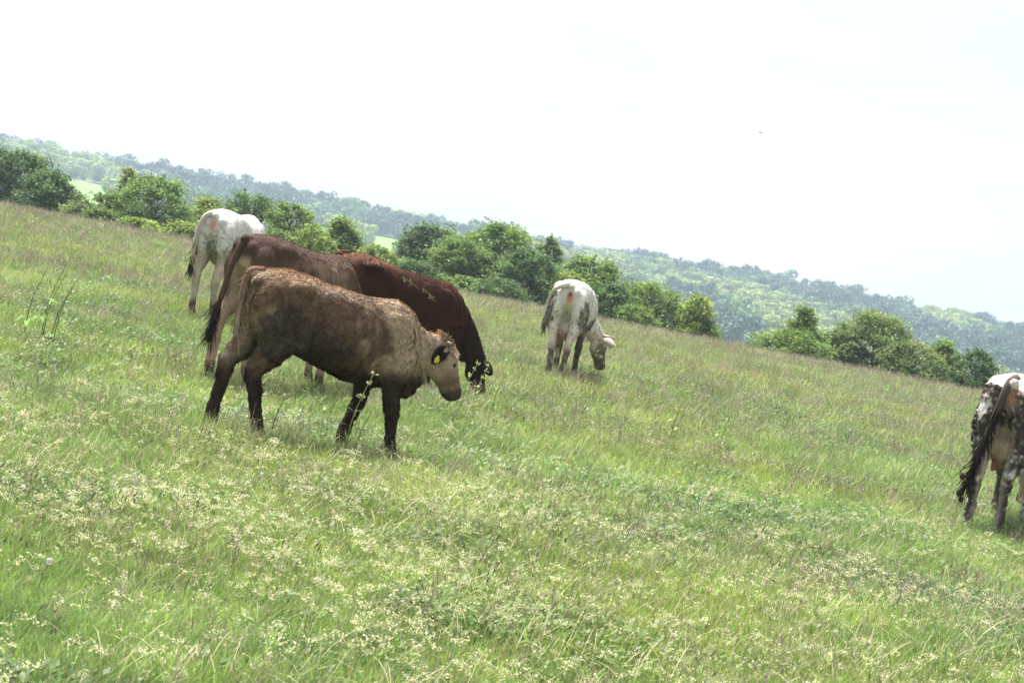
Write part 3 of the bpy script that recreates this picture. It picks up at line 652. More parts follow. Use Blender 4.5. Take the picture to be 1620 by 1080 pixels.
def col_tan(V, Nn, hc, ih, s):                     # tan heifer, mud on the thigh and legs, coat darker towards the belly
    n = fbm(V, 5, s); n2 = fbm(V, 18, s + 9); c = np.tile((.165, .104, .068), (len(V), 1))
    c = mixc(c, (.46, .345, .24), sstep(.40, .64, n + .35 * sstep(.15, .6, V[:, 0]) - .1))
    c = mixc(c, (.60, .48, .37), sstep(1.20, 1.32, V[:, 2] + .05 * (n2 - .5)) * .8 * sstep(-.55, .2, V[:, 0]))  # pale back line: light from above put into the coat colour
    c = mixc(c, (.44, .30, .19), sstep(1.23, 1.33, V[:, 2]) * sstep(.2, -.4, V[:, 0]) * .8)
    mud = np.clip(blob(V, (-.50, -.25, .93), (.24, .3, .20)) * 1.25 + blob(V, (-.38, -.2, .70), (.25, .3, .12)) * 1.2 + .75 * blob(V, (-.08, -.3, .80), (.30, .3, .22)), 0, 1)
    mud = sstep(.26, .72, mud + .8 * (n2 - .5)) * .9
    low = sstep(1.02, .72, V[:, 2] + .16 * (n - .5)) * sstep(.55, .25, V[:, 0]); c = mixc(c, (.095, .054, .032), low * .6)
    belly = sstep(.74, .60, V[:, 2] + .10 * (n2 - .5)) * sstep(-.62, -.3, V[:, 0])
    leg = sstep(.80, .40, V[:, 2] + .42 * (fbm(V, 11, s + 20) - .5) + .06 * (V[:, 0] > .2))
    cream = sstep(-.62, -.72, V[:, 0]) * sstep(.14, .06, np.abs(V[:, 1])) * sstep(.5, .62, V[:, 2]); c = mixc(c, (.50, .40, .30), cream)
    c = mixc(c, (.46, .36, .25), .8 * blob(V, (-.36, -.14, .70), (.08, .10, .06)) )
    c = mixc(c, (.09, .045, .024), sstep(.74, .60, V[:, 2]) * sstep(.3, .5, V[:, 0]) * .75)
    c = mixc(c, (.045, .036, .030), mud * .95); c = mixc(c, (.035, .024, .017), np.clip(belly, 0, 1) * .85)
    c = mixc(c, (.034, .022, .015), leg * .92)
    c = mixc(c, (.36, .26, .19), ih * .75); c = mixc(c, (.46, .38, .30), ih * sstep(-.02, -.12, hc[:, 2]) * .7)
    c = mixc(c, (.13, .075, .05), ih * .8 * np.exp(-((hc[:, 0] - .33) / .09) ** 2) * sstep(.35, .6, n)); c = muzzle(c, hc, ih, (.075, .045, .038))
    return c * (.8 + .4 * n2)[:, None], np.clip(leg + mud, 0, 1)
def col_brown(V, Nn, hc, ih, s):                   # grey-brown cow with cream thighs
    n = fbm(V, 5, s); n2 = fbm(V, 18, s + 9); c = np.tile((.100, .058, .040), (len(V), 1))
    c = mixc(c, (.24, .155, .11), sstep(.4, .7, n) * sstep(-.5, -.1, V[:, 0])); c = mixc(c, (.070, .042, .032), sstep(1.10, 1.28, V[:, 2] + .1 * (n - .5) + .06 * (V[:, 0] < -.5)) * .85)
    cream = sstep(-.58, -.70, V[:, 0] - .12 * sstep(.9, .6, V[:, 2])) * sstep(.16, .08, np.abs(V[:, 1])) * sstep(1.18, 1.06, V[:, 2]); c = mixc(c, (.46, .34, .24), cream * .9)
    leg = sstep(.75, .55, V[:, 2]); c = mixc(c, (.40, .28, .19), leg * .85)
    mud = sstep(.35, .7, blob(V, (-.50, -.26, .92), (.16, .2, .24)) + .5 * (n2 - .5)); c = mixc(c, (.06, .047, .04), mud * .85)
    c = mixc(c, (.05, .035, .025), sstep(.22, .10, V[:, 2])); c = muzzle(c, hc, ih, (.05, .035, .03))
    return c * (.82 + .36 * n2)[:, None], mud
def col_white(V, Nn, hc, ih, s):                   # clean white cow, stained lower thighs
    n = fbm(V, 6, s); n2 = fbm(V, 20, s + 9); c = np.tile((.62, .605, .585), (len(V), 1))
    c = mixc(c, (.42, .31, .20), sstep(.90, .66, V[:, 2] + .2 * (n - .5)) * .75)
    mud = sstep(.50, .66, n2 * .6 + n * .4) * sstep(1.12, 1.0, V[:, 2]) * sstep(.6, .8, V[:, 2]); c = mixc(c, (.17, .15, .13), mud * .8)
    c = mixc(c, (.24, .21, .19), sstep(.35, .7, blob(V, (-.55, -.25, .95), (.12, .2, .12)) + .5 * (n2 - .5)) * .75)
    c = mixc(c, (.10, .065, .045), sstep(.30, .14, V[:, 2] + .2 * (n - .5))); c = mixc(c, (.30, .26, .22), sstep(.55, .66, fbm(V, 28, s + 6)) * sstep(1.25, 1.0, V[:, 2]) * .7)
    c = mixc(c, (.46, .22, .15), blob(V, (-.82, .0, 1.13), (.08, .045, .09)) * 1.0); c = muzzle(c, hc, ih, (.1, .07, .06))
    return c * (.86 + .28 * n2)[:, None], mud
def col_red(V, Nn, hc, ih, s):                     # dark red-brown cow
    n = fbm(V, 5, s); n2 = fbm(V, 18, s + 9); c = np.tile((.043, .0155, .0085), (len(V), 1))
    c = mixc(c, (.085, .034, .017), sstep(.45, .72, n) * .8); c = mixc(c, (.17, .085, .05), sstep(1.25, 1.335, V[:, 2] + .06 * (n2 - .5)) * .75)  # lighter top of the back paints in the light from overhead
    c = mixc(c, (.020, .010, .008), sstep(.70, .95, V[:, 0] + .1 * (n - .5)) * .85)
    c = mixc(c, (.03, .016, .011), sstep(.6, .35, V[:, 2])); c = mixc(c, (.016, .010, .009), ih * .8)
    return c * (.8 + .4 * n2)[:, None], n * 0
def col_white_muddy(V, Nn, hc, ih, s):             # white horned cow with grey mud on the thighs
    n = fbm(V, 6, s); n2 = fbm(V, 20, s + 9); c = np.tile((.64, .615, .575), (len(V), 1))
    out_ = sstep(.09, .19, np.abs(V[:, 1]))
    c = mixc(c, (.55, .43, .31), sstep(.80, .55, V[:, 2]) * .6)
    mud = np.clip(blob(V, (-.66, -.24, .86), (.16, .11, .24)) * 1.15 + blob(V, (-.66, .24, .92), (.2, .10, .26)) * 1.15 + blob(V, (.1, -.32, .72), (.3, .15, .16)) * 1.1, 0, 1.2) * (.4 + .6 * out_)
    mud = sstep(.34, .58, mud + .95 * (fbm(V, 30, s + 13) - .5)); c = mixc(c, (.10, .082, .068), mud * (.55 + .45 * sstep(.35, .6, fbm(V, 45, s + 15))))
    legm = sstep(.50, .36, V[:, 2] + .2 * (n - .5)) * sstep(.42, .56, fbm(V, 14, s + 2) + .10); c = mixc(c, (.07, .046, .032), legm * .9)
    c = mixc(c, (.045, .032, .024), sstep(.70, .56, V[:, 2] + .05 * (n2 - .5)) * sstep(-.35, -.2, V[:, 0]) * .9 * sstep(.62, .4, np.abs(V[:, 0])))
    c = mixc(c, (.22, .185, .155), sstep(.56, .66, fbm(V, 34, s + 16)) * sstep(1.12, .85, V[:, 2]) * .65)
    c = mixc(c, (.45, .20, .13), np.clip(blob(V, (-.82, -.01, 1.10), (.09, .05, .09)) * 1.3, 0, 1)); c = mixc(c, (.06, .03, .025), np.clip(1.3 * blob(V, (-.83, -.01, 1.15), (.08, .022, .025)), 0, 1))
    c = mixc(c, (.32, .16, .11), blob(V, (-.5, 0, .62), (.2, .12, .12)) * .8)
    hb = ih * sstep(.50, .60, fbm(V, 9, s + 4) + .14 * np.exp(-((hc[:, 1] + .10) / .045) ** 2) - .03); c = mixc(c, (.09, .065, .05), hb * .8); c = muzzle(c, hc, ih, (.14, .09, .075))
    return c * (.86 + .28 * n2)[:, None], np.clip(mud + legm, 0, 1)
def col_caked(V, Nn, hc, ih, s):                   # white cow caked with black mud
    n = fbm(V, 5, s); n2 = fbm(V, 16, s + 9); c = np.tile((.66, .63, .59), (len(V), 1))
    mud = sstep(.445, .58, n * .5 + n2 * .5 + .10 * sstep(1.28, 1.1, V[:, 2]) - .5 * sstep(1.18, 1.30, V[:, 2]))
    inner = sstep(.13, .07, np.abs(V[:, 1])) * sstep(.92, .80, V[:, 2]); mud *= (1 - .85 * inner)
    c = mixc(c, (.56, .44, .31), inner * .6)
    mud = np.maximum(mud, sstep(.70, .50, V[:, 2]) * sstep(.10, .20, V[:, 2]) * sstep(.26, .44, n2) * (1 - .5 * inner))
    c = mixc(c, (.48, .22, .16), np.clip(1.1 * blob(V, (-.82, -.03, 1.13), (.10, .07, .10)), 0, 1)); mud *= 1 - .8 * blob(V, (-.83, -.03, 1.13), (.1, .05, .08))
    c = mixc(c, (.45, .31, .17), blob(V, (-.5, 0, .62), (.2, .13, .15)))
    fm = fbm(V, 38, s + 30); mud = np.clip(mud * sstep(.28, .50, fm + .06) + .0, 0, 1); c = mixc(c, (.036, .026, .020), mud * .95); c = mixc(c, (.11, .075, .05), mud * sstep(.55, .68, fbm(V, 22, s + 31)) * .7)
    return c * (.85 + .3 * n2)[:, None], mud
# ------------------------------------------------------------------ the herd
G_COW = 'cattle grazing on the meadow'
std = [dict(), dict(), dict(), dict()]
# tan heifer walking across
build_cow('tan heifer with mud dark legs and dark belly walking with lowered head and yellow ear tag', G_COW, (-1.22, 12.98), R_(27), .815,
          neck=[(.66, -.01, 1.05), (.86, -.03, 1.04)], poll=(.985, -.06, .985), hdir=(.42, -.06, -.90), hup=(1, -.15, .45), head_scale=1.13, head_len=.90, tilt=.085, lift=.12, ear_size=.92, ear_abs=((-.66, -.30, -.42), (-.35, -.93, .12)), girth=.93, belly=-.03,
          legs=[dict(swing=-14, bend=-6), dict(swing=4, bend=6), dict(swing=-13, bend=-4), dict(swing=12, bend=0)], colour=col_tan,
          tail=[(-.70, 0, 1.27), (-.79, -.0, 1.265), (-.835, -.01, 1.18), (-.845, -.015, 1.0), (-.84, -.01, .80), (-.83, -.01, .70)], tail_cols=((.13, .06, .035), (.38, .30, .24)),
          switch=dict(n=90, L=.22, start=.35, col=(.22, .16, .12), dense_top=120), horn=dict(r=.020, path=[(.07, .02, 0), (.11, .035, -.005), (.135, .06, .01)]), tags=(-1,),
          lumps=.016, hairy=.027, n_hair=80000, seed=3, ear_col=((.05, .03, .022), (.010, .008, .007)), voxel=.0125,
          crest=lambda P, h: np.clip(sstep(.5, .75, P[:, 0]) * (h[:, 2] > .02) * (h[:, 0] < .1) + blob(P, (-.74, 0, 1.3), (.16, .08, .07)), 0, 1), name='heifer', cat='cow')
# grey-brown cow behind it
build_cow('grey brown cow seen from behind with long dark tipped tail and cream thighs', G_COW, (-2.04, 17.3), R_(54), .95, tilt=.06,
          neck=[(.68, 0, .98), (.95, 0, .80)], poll=(1.14, 0, .62), hdir=(.35, 0, -.94), hup=(.9, 0, .35),
          legs=[dict(swing=-9, bend=-6, dy=.03), dict(swing=4, bend=2), dict(swing=5), dict(swing=-6)], colour=col_brown,
          tail=[(-.66, 0, 1.25), (-.765, .0, 1.25), (-.83, .02, 1.12), (-.865, .05, .88), (-.89, .08, .62), (-.90, .10, .45)], tail_cols=((.07, .04, .03), (.10, .06, .045)),
          switch=dict(n=170, L=.34, start=.66, col=(.014, .010, .009), spread=.14), lumps=.018, hairy=.014, n_hair=30000, seed=11, udder=False)
# clean white cow furthest to the side
build_cow('clean white cow turned away with stained thighs beyond the grey brown cow', G_COW, (-3.74, 24.1), R_(80), 1.0, girth=1.08,
          neck=[(.68, 0, .98), (.95, 0, .80)], poll=(1.14, 0, .62), hdir=(.35, 0, -.94), hup=(.9, 0, .35),
          legs=[dict(swing=-4, bend=-3), dict(swing=5, bend=2), dict(swing=4), dict(swing=-5)], colour=col_white,
          tail=[(-.62, 0, 1.27), (-.75, .03, 1.275), (-.81, .11, 1.23), (-.82, .17, 1.05), (-.82, .17, .80), (-.84, .17, .60)], tail_cols=((.66, .63, .60), (.36, .27, .2)),
          switch=dict(n=120, L=.24, start=.7, col=(.035, .024, .017), spread=.2), lumps=.012, hairy=.012, n_hair=22000, seed=21)
# dark red cow
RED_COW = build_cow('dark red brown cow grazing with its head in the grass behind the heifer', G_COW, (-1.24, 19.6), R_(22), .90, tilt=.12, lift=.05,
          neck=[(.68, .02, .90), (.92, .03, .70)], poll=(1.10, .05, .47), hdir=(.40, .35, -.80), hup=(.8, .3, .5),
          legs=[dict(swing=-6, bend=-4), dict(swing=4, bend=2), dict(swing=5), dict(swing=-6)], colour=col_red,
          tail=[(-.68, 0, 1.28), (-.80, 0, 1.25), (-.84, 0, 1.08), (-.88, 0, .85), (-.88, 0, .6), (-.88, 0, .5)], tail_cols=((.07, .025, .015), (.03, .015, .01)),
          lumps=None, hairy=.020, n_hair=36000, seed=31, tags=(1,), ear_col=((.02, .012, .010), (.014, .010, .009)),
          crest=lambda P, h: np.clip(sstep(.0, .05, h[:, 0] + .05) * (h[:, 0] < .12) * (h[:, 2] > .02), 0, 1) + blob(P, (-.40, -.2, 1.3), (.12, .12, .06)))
# white horned cow, grey mud
build_cow('white horned cow with grey mud on both thighs grazing with its tail lifted', G_COW, (.72, 25.6), R_(83), .98, girth=1.06,
          neck=[(.66, -.08, .95), (.82, -.20, .80)], poll=(.92, -.35, .66), hdir=(.30, -.22, -.93), hup=(.85, -.5, .25),
          legs=[dict(swing=-3, bend=-2, dy=.0), dict(swing=-8, bend=-6, dy=-.01), dict(swing=5), dict(swing=-4)], colour=col_white_muddy,
          tail=[(-.62, 0, 1.28), (-.76, .03, 1.275), (-.82, .12, 1.235), (-.76, .21, 1.17), (-.66, .265, 1.05), (-.60, .285, .85), (-.58, .28, .68)], tail_cols=((.66, .62, .57), (.42, .36, .30)),
          switch=dict(n=90, L=.22, start=.75, col=(.10, .08, .065), spread=.15), horn=dict(r=.024, path=[(.07, .03, 0), (.15, .05, 0), (.22, .085, .03), (.26, .14, .07)]), tags=(-1,), udder=True,
          lumps=.014, hairy=.013, n_hair=26000, seed=41, ear_col=((.55, .48, .42), (.42, .30, .24)))
# mud caked cow at the edge
build_cow('white cow caked with black mud and clotted tail standing turned away', G_COW, (4.62, 17.05), R_(66), 1.01,
          neck=[(.72, 0, .98), (.98, 0, .82)], poll=(1.16, 0, .64), hdir=(.35, 0, -.94), hup=(.9, 0, .35),
          legs=[dict(swing=-9, bend=-7, dy=.03), dict(swing=-2, bend=2, dy=.0), dict(swing=5), dict(swing=-4)], colour=col_caked,
          tail=[(-.66, 0, 1.285), (-.78, .02, 1.26), (-.84, .05, 1.12), (-.86, .09, .88), (-.87, .14, .62), (-.88, .18, .42)], tail_cols=((.11, .09, .075), (.016, .012, .010)),
          switch=dict(n=300, L=.30, start=.42, col=(.018, .013, .011), spread=.34, clods=[(.0, .05, -.14, .036), (-.01, .02, -.04, .030), (.0, .06, .0, .026), (0, -.02, -.09, .030), (.01, .03, -.20, .022)]), udder=True,
          lumps=.030, hairy=.013, n_hair=36000, seed=51, ear_col=((.3, .25, .2), (.2, .15, .1)))
# ------------------------------------------------------------------ meadow plants
def blade(mb, p, d, L_, wd, col, bend=.5, seg=3, g=rng):
    d = nrm(d); p = np.array(p, float); pts = [p.copy()]; dr = np.array([d[0], d[1], 0]) + g.normal(0, .2, 3) * np.array([1, 1, 0])
    for i in range(seg):
        d = nrm(d + dr * bend * .35 + np.array([0, 0, -bend * .25])); p = p + d * L_ / seg; pts.append(p.copy())
    a = g.uniform(0, 6.28); sd_ = np.array([math.cos(a), math.sin(a), 0]); V = []
    for i in range(seg): ww = wd * (1 - .25 * i / seg); V += [pts[i] - sd_ * ww, pts[i] + sd_ * ww]
    V.append(pts[-1]); Fc = [(2 * i, 2 * i + 1, 2 * i + 3, 2 * i + 2) for i in range(seg - 1)] + [(2 * seg - 2, 2 * seg - 1, 2 * seg)]
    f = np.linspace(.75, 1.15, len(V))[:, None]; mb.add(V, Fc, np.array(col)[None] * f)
    return pts
PATCH = [(.16, (.88, .95, 1.0), (1.14, 1.05, .92), .38, .62), (.55, (.82, .85, .84), (1.20, 1.15, 1.14), .35, .65), (2.4, (.80, .84, .85), (1.20, 1.16, 1.18), .36, .64)]
M_GRASS = leaf_mat('grass_blades', .34, .22, rough=.5, patch=PATCH); M_SEED = leaf_mat('grass_seed_heads', .2, .3, rough=.8); M_FLOWER = leaf_mat('cream_flowers', .25, .12, rough=.8)
GREENS = [(.225, .362, .070), (.262, .380, .084), (.205, .340, .080), (.305, .370, .135), (.265, .352, .142)]
WIND = np.array([.35, .1, 0])                            # the wind lays the grass over
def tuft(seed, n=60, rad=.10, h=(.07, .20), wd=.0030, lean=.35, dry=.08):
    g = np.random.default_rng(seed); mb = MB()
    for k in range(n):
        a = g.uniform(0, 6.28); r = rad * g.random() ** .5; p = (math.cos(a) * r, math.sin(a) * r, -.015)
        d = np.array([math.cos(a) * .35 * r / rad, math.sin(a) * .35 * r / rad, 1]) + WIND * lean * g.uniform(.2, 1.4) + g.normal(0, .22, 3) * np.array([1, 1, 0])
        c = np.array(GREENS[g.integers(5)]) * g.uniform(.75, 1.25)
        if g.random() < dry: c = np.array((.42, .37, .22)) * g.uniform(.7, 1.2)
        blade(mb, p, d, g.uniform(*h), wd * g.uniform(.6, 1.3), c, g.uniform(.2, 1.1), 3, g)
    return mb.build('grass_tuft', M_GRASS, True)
def seed_stems(seed, n=7, h=(.16, .32), tint=(.17, .125, .11), head=(.05, .10), wd=.0075, loose=False):
    g = np.random.default_rng(seed); mb = MB()
    for k in range(n):
        a = g.uniform(0, 6.28); r = .12 * g.random() ** .5; p = (math.cos(a) * r, math.sin(a) * r, 0)
        d = np.array([0, 0, 1]) + WIND * .28 * g.uniform(0, 1.5) + g.normal(0, .12, 3)
        pts = blade(mb, p, d, g.uniform(*h), .0014, np.array((.30, .30, .15)) * g.uniform(.8, 1.2), .25, 3, g)
        e = pts[-1]; dd = nrm(pts[-1] - pts[-2]); L_ = g.uniform(*head); c = np.array(tint) * g.uniform(.65, 1.35)
        if loose:
            for q in range(9):
                s0 = e - dd * L_ * (q / 9.) * 1.2; b = nrm(dd * .7 + g.normal(0, .6, 3)) * g.uniform(.012, .03); sd_ = nrm(np.cross(b, g.normal(0, 1, 3))) * .0028
                mb.add([s0, s0 + b * .6 - sd_, s0 + b, s0 + b * .6 + sd_], [(0, 1, 2, 3)], c * g.uniform(.8, 1.2))
        else:
            for rot in (0, 1):
                sd_ = nrm(np.cross(dd, (g.normal(0, 1, 3)))) * wd * .5
                mb.add([e - dd * L_ * .5, e - dd * L_ * .1 + sd_, e + dd * L_ * .5, e - dd * L_ * .1 - sd_], [(0, 1, 2, 3)], c)
    return mb.build('seed_stems', M_SEED, True)
def flower_plant(seed, stems=4, h=(.08, .19), tint=(.74, .72, .46)):
    g = np.random.default_rng(seed); mb = MB()
    for k in range(stems):
        a = g.uniform(0, 6.28); r = .07 * g.random() ** .5; p = np.array((math.cos(a) * r, math.sin(a) * r, 0))
        d = np.array([math.cos(a) * .3, math.sin(a) * .3, 1]) + WIND * .3 * g.random() + g.normal(0, .1, 3)
        pts = blade(mb, p, d, g.uniform(*h), .0018, np.array((.32, .36, .15)), .2, 3, g); e = pts[-1]
        nb = g.integers(4, 8)
        for q in range(nb):                               # branching flat-topped cluster
            b = nrm(np.array([g.normal(0, 1), g.normal(0, 1), g.uniform(.3, 1.1)])) * g.uniform(.012, .045); t = e + b
            sd_ = nrm(np.cross(b, (0, 0, 1.01))) * .0011; mb.add([e - sd_, e + sd_, t + sd_, t - sd_], [(0, 1, 2, 3)], (.38, .40, .18))
            for f in range(g.integers(3, 6)):
                c0 = t + g.normal(0, .008, 3) * np.array([1, 1, .5]); s = g.uniform(.0026, .0054); u = nrm(g.normal(0, 1, 3) * np.array([1, 1, .45])); v = nrm(np.cross(u, g.normal(0, 1, 3) * np.array([.5, .5, 1])))
                cc = np.array(tint) * g.uniform(.72, 1.2) * np.array([1, 1, g.uniform(.75, 1.25)])
                mb.add([c0 - u * s, c0 - v * s * .6, c0 + u * s, c0 + v * s * .6], [(0, 1, 2, 3)], np.clip(cc, 0, 1))
    return mb.build('flower_plant', M_FLOWER, True)
def herb(seed, n=26, tint=(.15, .235, .075), size=(.018, .045), h=.10):
    g = np.random.default_rng(seed); mb = MB()
    for k in range(n):                                    # small oval leaves on short stalks
        a = g.uniform(0, 6.28); r = .11 * g.random() ** .5; p = np.array((math.cos(a) * r, math.sin(a) * r, g.uniform(.01, h))); L_ = g.uniform(*size); d = nrm(np.array([math.cos(a), math.sin(a), g.uniform(-.2, .9)]) + g.normal(0, .4, 3)); sd_ = nrm(np.cross(d, (0, 0, 1.))) * L_ * .26
        mb.add([p, p + d * L_ * .45 - sd_, p + d * L_, p + d * L_ * .45 + sd_], [(0, 1, 2, 3)], np.array(tint) * g.uniform(.65, 1.35))
        s0 = nrm(np.cross(d, (0, 0, 1.))) * .001; q0 = np.array([p[0] * .6, p[1] * .6, 0]); mb.add([q0 - s0, q0 + s0, p + s0, p - s0], [(0, 1, 2, 3)], np.array(tint))
    return mb.build('herb', M_GRASS, True)
def bents(seed, n=9, h=(.14, .30)):
    g = np.random.default_rng(seed); mb = MB()
    for k in range(n):                                    # thin bleached stalks
        a = g.uniform(0, 6.28); r = .12 * g.random() ** .5; d = np.array([g.normal(0, .25), g.normal(0, .25), 1]) + WIND * .6 * g.random()
        blade(mb, (math.cos(a) * r, math.sin(a) * r, 0), d, g.uniform(*h), .0013, np.array((.46, .43, .26)) * g.uniform(.7, 1.2), g.uniform(.2, 1.3), 4, g)
    return mb.build('bents', M_SEED, True)

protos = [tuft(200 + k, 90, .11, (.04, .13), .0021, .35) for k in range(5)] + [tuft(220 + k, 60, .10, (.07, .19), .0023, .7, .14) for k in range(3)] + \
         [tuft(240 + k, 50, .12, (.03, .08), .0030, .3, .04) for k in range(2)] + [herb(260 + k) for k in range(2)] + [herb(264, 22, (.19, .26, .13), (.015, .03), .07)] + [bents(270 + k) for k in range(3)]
def fan(n, r0, r1, half=.40, pw=2.0):
    r = (r0 ** pw + (r1 ** pw - r0 ** pw) * rng.random(n)) ** (1 / pw); a = rng.uniform(-half, half, n)
    return r * np.sin(a), r * np.cos(a)
def lay(x, y): return np.c_[x, y, ground_z(x, y, True)]
def spin(n, t=.12): return np.c_[rng.normal(0, t, n), rng.normal(0, t, n), rng.normal(0, .7, n)]
# grass, denser near the camera
X1, Y1 = fan(17000, 4.2, 14, .42); X2, Y2 = fan(22000, 14, 30, .38); X3, Y3 = fan(26000, 30, 66, .34)
x = np.r_[X1, X2, X3]; y = np.r_[Y1, Y2, Y3]; n = len(x); rr = np.hypot(x, y)
hn = fbm(np.c_[x, y, x * 0], .7, 61, 3)
s = (.72 + .75 * hn) * rng.uniform(.75, 1.2, n) * np.interp(rr, [4, 14, 30, 66], [.95, 1.0, 1.25, 1.75])
long_ = fbm(np.c_[x, y, x * 0], .45, 71, 3) + .12 * rng.normal(0, 1, n)
hb_ = fbm(np.c_[x, y, x * 0], 1.1, 77, 2) + .15 * rng.normal(0, 1, n)
idx = np.where(hb_ > .66, rng.integers(10, 13, n), np.where(long_ > .60, rng.integers(5, 8, n), np.where(rng.random(n) < .12, rng.integers(8, 10, n), rng.integers(0, 5, n))))
idx = np.where(rng.random(n) < .05, rng.integers(13, 16, n), idx)
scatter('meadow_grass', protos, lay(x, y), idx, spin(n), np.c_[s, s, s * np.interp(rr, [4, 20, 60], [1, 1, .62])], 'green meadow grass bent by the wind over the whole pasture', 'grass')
# seed heads: purple-brown, thicker with distance
sp = [seed_stems(300 + k, 8, (.14, .28), (.26, .205, .185), (.03, .07), .0055) for k in range(3)] + [seed_stems(320 + k, 7, (.15, .30), (.36, .30, .25), (.06, .10), .006, True) for k in range(3)] + \
     [seed_stems(340, 5, (.16, .28), (.12, .10, .095), (.03, .06), .008)]
X1, Y1 = fan(3200, 4.2, 14, .42); X2, Y2 = fan(12000, 14, 30, .38); X3, Y3 = fan(26000, 30, 66, .34)
x = np.r_[X1, X2, X3]; y = np.r_[Y1, Y2, Y3]; pn = fbm(np.c_[x * .5, y, x * 0], .35, 81, 3); k = (pn + .16 * rng.normal(0, 1, len(x))) > np.interp(np.hypot(x, y), [5, 14, 25, 40], [.53, .47, .40, .30])
x, y = x[k], y[k]; n = len(x); s = rng.uniform(.6, 1.1, n) * np.interp(np.hypot(x, y), [5, 20, 60], [.8, 1.0, 1.25])
scatter('seed_heads', sp, lay(x, y), np.where(rng.random(n) < .07, 6, rng.integers(0, 6, n)), spin(n), np.c_[s, s, s * np.interp(np.hypot(x, y), [5, 25, 60], [1, .95, .8])], 'purplish brown grass seed heads standing over the far meadow', 'grass')
# cream flowers in drifts over the near ground
fp = [flower_plant(400 + k, 4) for k in range(5)] + [flower_plant(420 + k, 3, (.08, .16), (.60, .56, .40)) for k in range(2)]
x, y = fan(12000, 4.2, 21, .42, 1.75); dn = fbm(np.c_[x * .8, y, x * 0], .7, 91, 3) + .13 * rng.normal(0, 1, len(x)); k = rng.random(len(x)) < (.24 + 1.0 * sstep(.42, .66, dn)) * np.interp(np.hypot(x, y), [4, 9, 12, 14.5, 19], [.72, .68, .46, .16, .0])
x, y = x[k], y[k]; n = len(x); s = rng.uniform(.65, 1.15, n)
scatter('cream_wildflowers', fp, lay(x, y), rng.integers(0, 7, n), spin(n), np.c_[s, s, s], 'drifts of small cream flower clusters in the foreground grass', 'wildflowers')

# ------------------------------------------------------------------ single plants
M_WEED = leaf_mat('weed_leaves', .3, 0, rough=.5); M_PUFF = leaf_mat('dandelion_clock', .3, 0, rough=.9)
def on_ground(px, py):
    r = _F * LENS_PX + _R * (px - 810) - _U * (py - 540); t = -CAM_H / r[2]; p = np.array([0, 0, CAM_H]) + t * r
    return p[0], p[1]
def tall_weed(label, px, py, h, seed, stems=1, tint=(.17, .24, .06), spike=(.26, .28, .10), lean=.05):
    tint = np.array(tint) * 1.35; spike = np.array(spike) * 1.55
    x, y = on_ground(px, py); root = empty('tall_weed', (x, y, ground_z(x, y))); tag(root, label, 'weed', 'tall weeds in the meadow'); g = np.random.default_rng(seed)
    ms, ml, mf = MB(), MB(), MB()
    for k in range(stems):
        b = np.array([g.normal(0, .09), g.normal(0, .06), 0]) * (k > 0); d = np.array([lean * g.uniform(-.2, 1.2), g.normal(0, .1), 1]); hh = h * g.uniform(.75, 1) if k else h
        pts = smooth_path([b, b + nrm(d) * hh * .5, b + nrm(d + np.array([.12, 0, 0])) * hh], 8); ms.add(*tube(pts, np.linspace(.006, .0024, 8), 5), col=np.array(tint) * .9)
        for q in range(11):
            u = g.uniform(.05, .8); p = pts[int(u * 7)]; a = g.uniform(0, 6.28); L_ = h * .30 * (1 - u * .65) * g.uniform(.6, 1.1); dv = np.array([math.cos(a), math.sin(a), g.uniform(.2, .9)])
            dv = nrm(dv); sdv = nrm(np.cross(dv, (0, 0, 1.))); wd = L_ * .13; m1 = p + dv * L_ * .5; e = p + dv * L_ + np.array([0, 0, -L_ * .35]); c = np.array(tint) * g.uniform(.7, 1.3)
            ml = MB(); ml.add([p, m1 - sdv * wd, m1 + sdv * wd, e, m1 - np.array([0, 0, .004])], [(0, 4, 1), (0, 2, 4), (1, 4, 3), (4, 2, 3)], c); obj('leaf', ml.build('leaf', M_WEED), root)
        for q in range(34):
            u = g.uniform(.52, 1.0); p = pts[min(7, int(u * 7.99))] + g.normal(0, .005, 3); dv = nrm(g.normal(0, 1, 3) + np.array([0, 0, .8])) * g.uniform(.018, .042) * (1.25 - .5 * u); sdv = nrm(np.cross(dv, g.normal(0, 1, 3))) * .0075
            mf.add([p, p + dv * .6 - sdv, p + dv, p + dv * .6 + sdv], [(0, 1, 2, 3)], np.array(spike) * g.uniform(.7, 1.3))
    obj('stem', ms.build('stem', M_WEED), root); tag(obj('flower_spike', mf.build('flower_spike', M_WEED), root), kind='stuff')
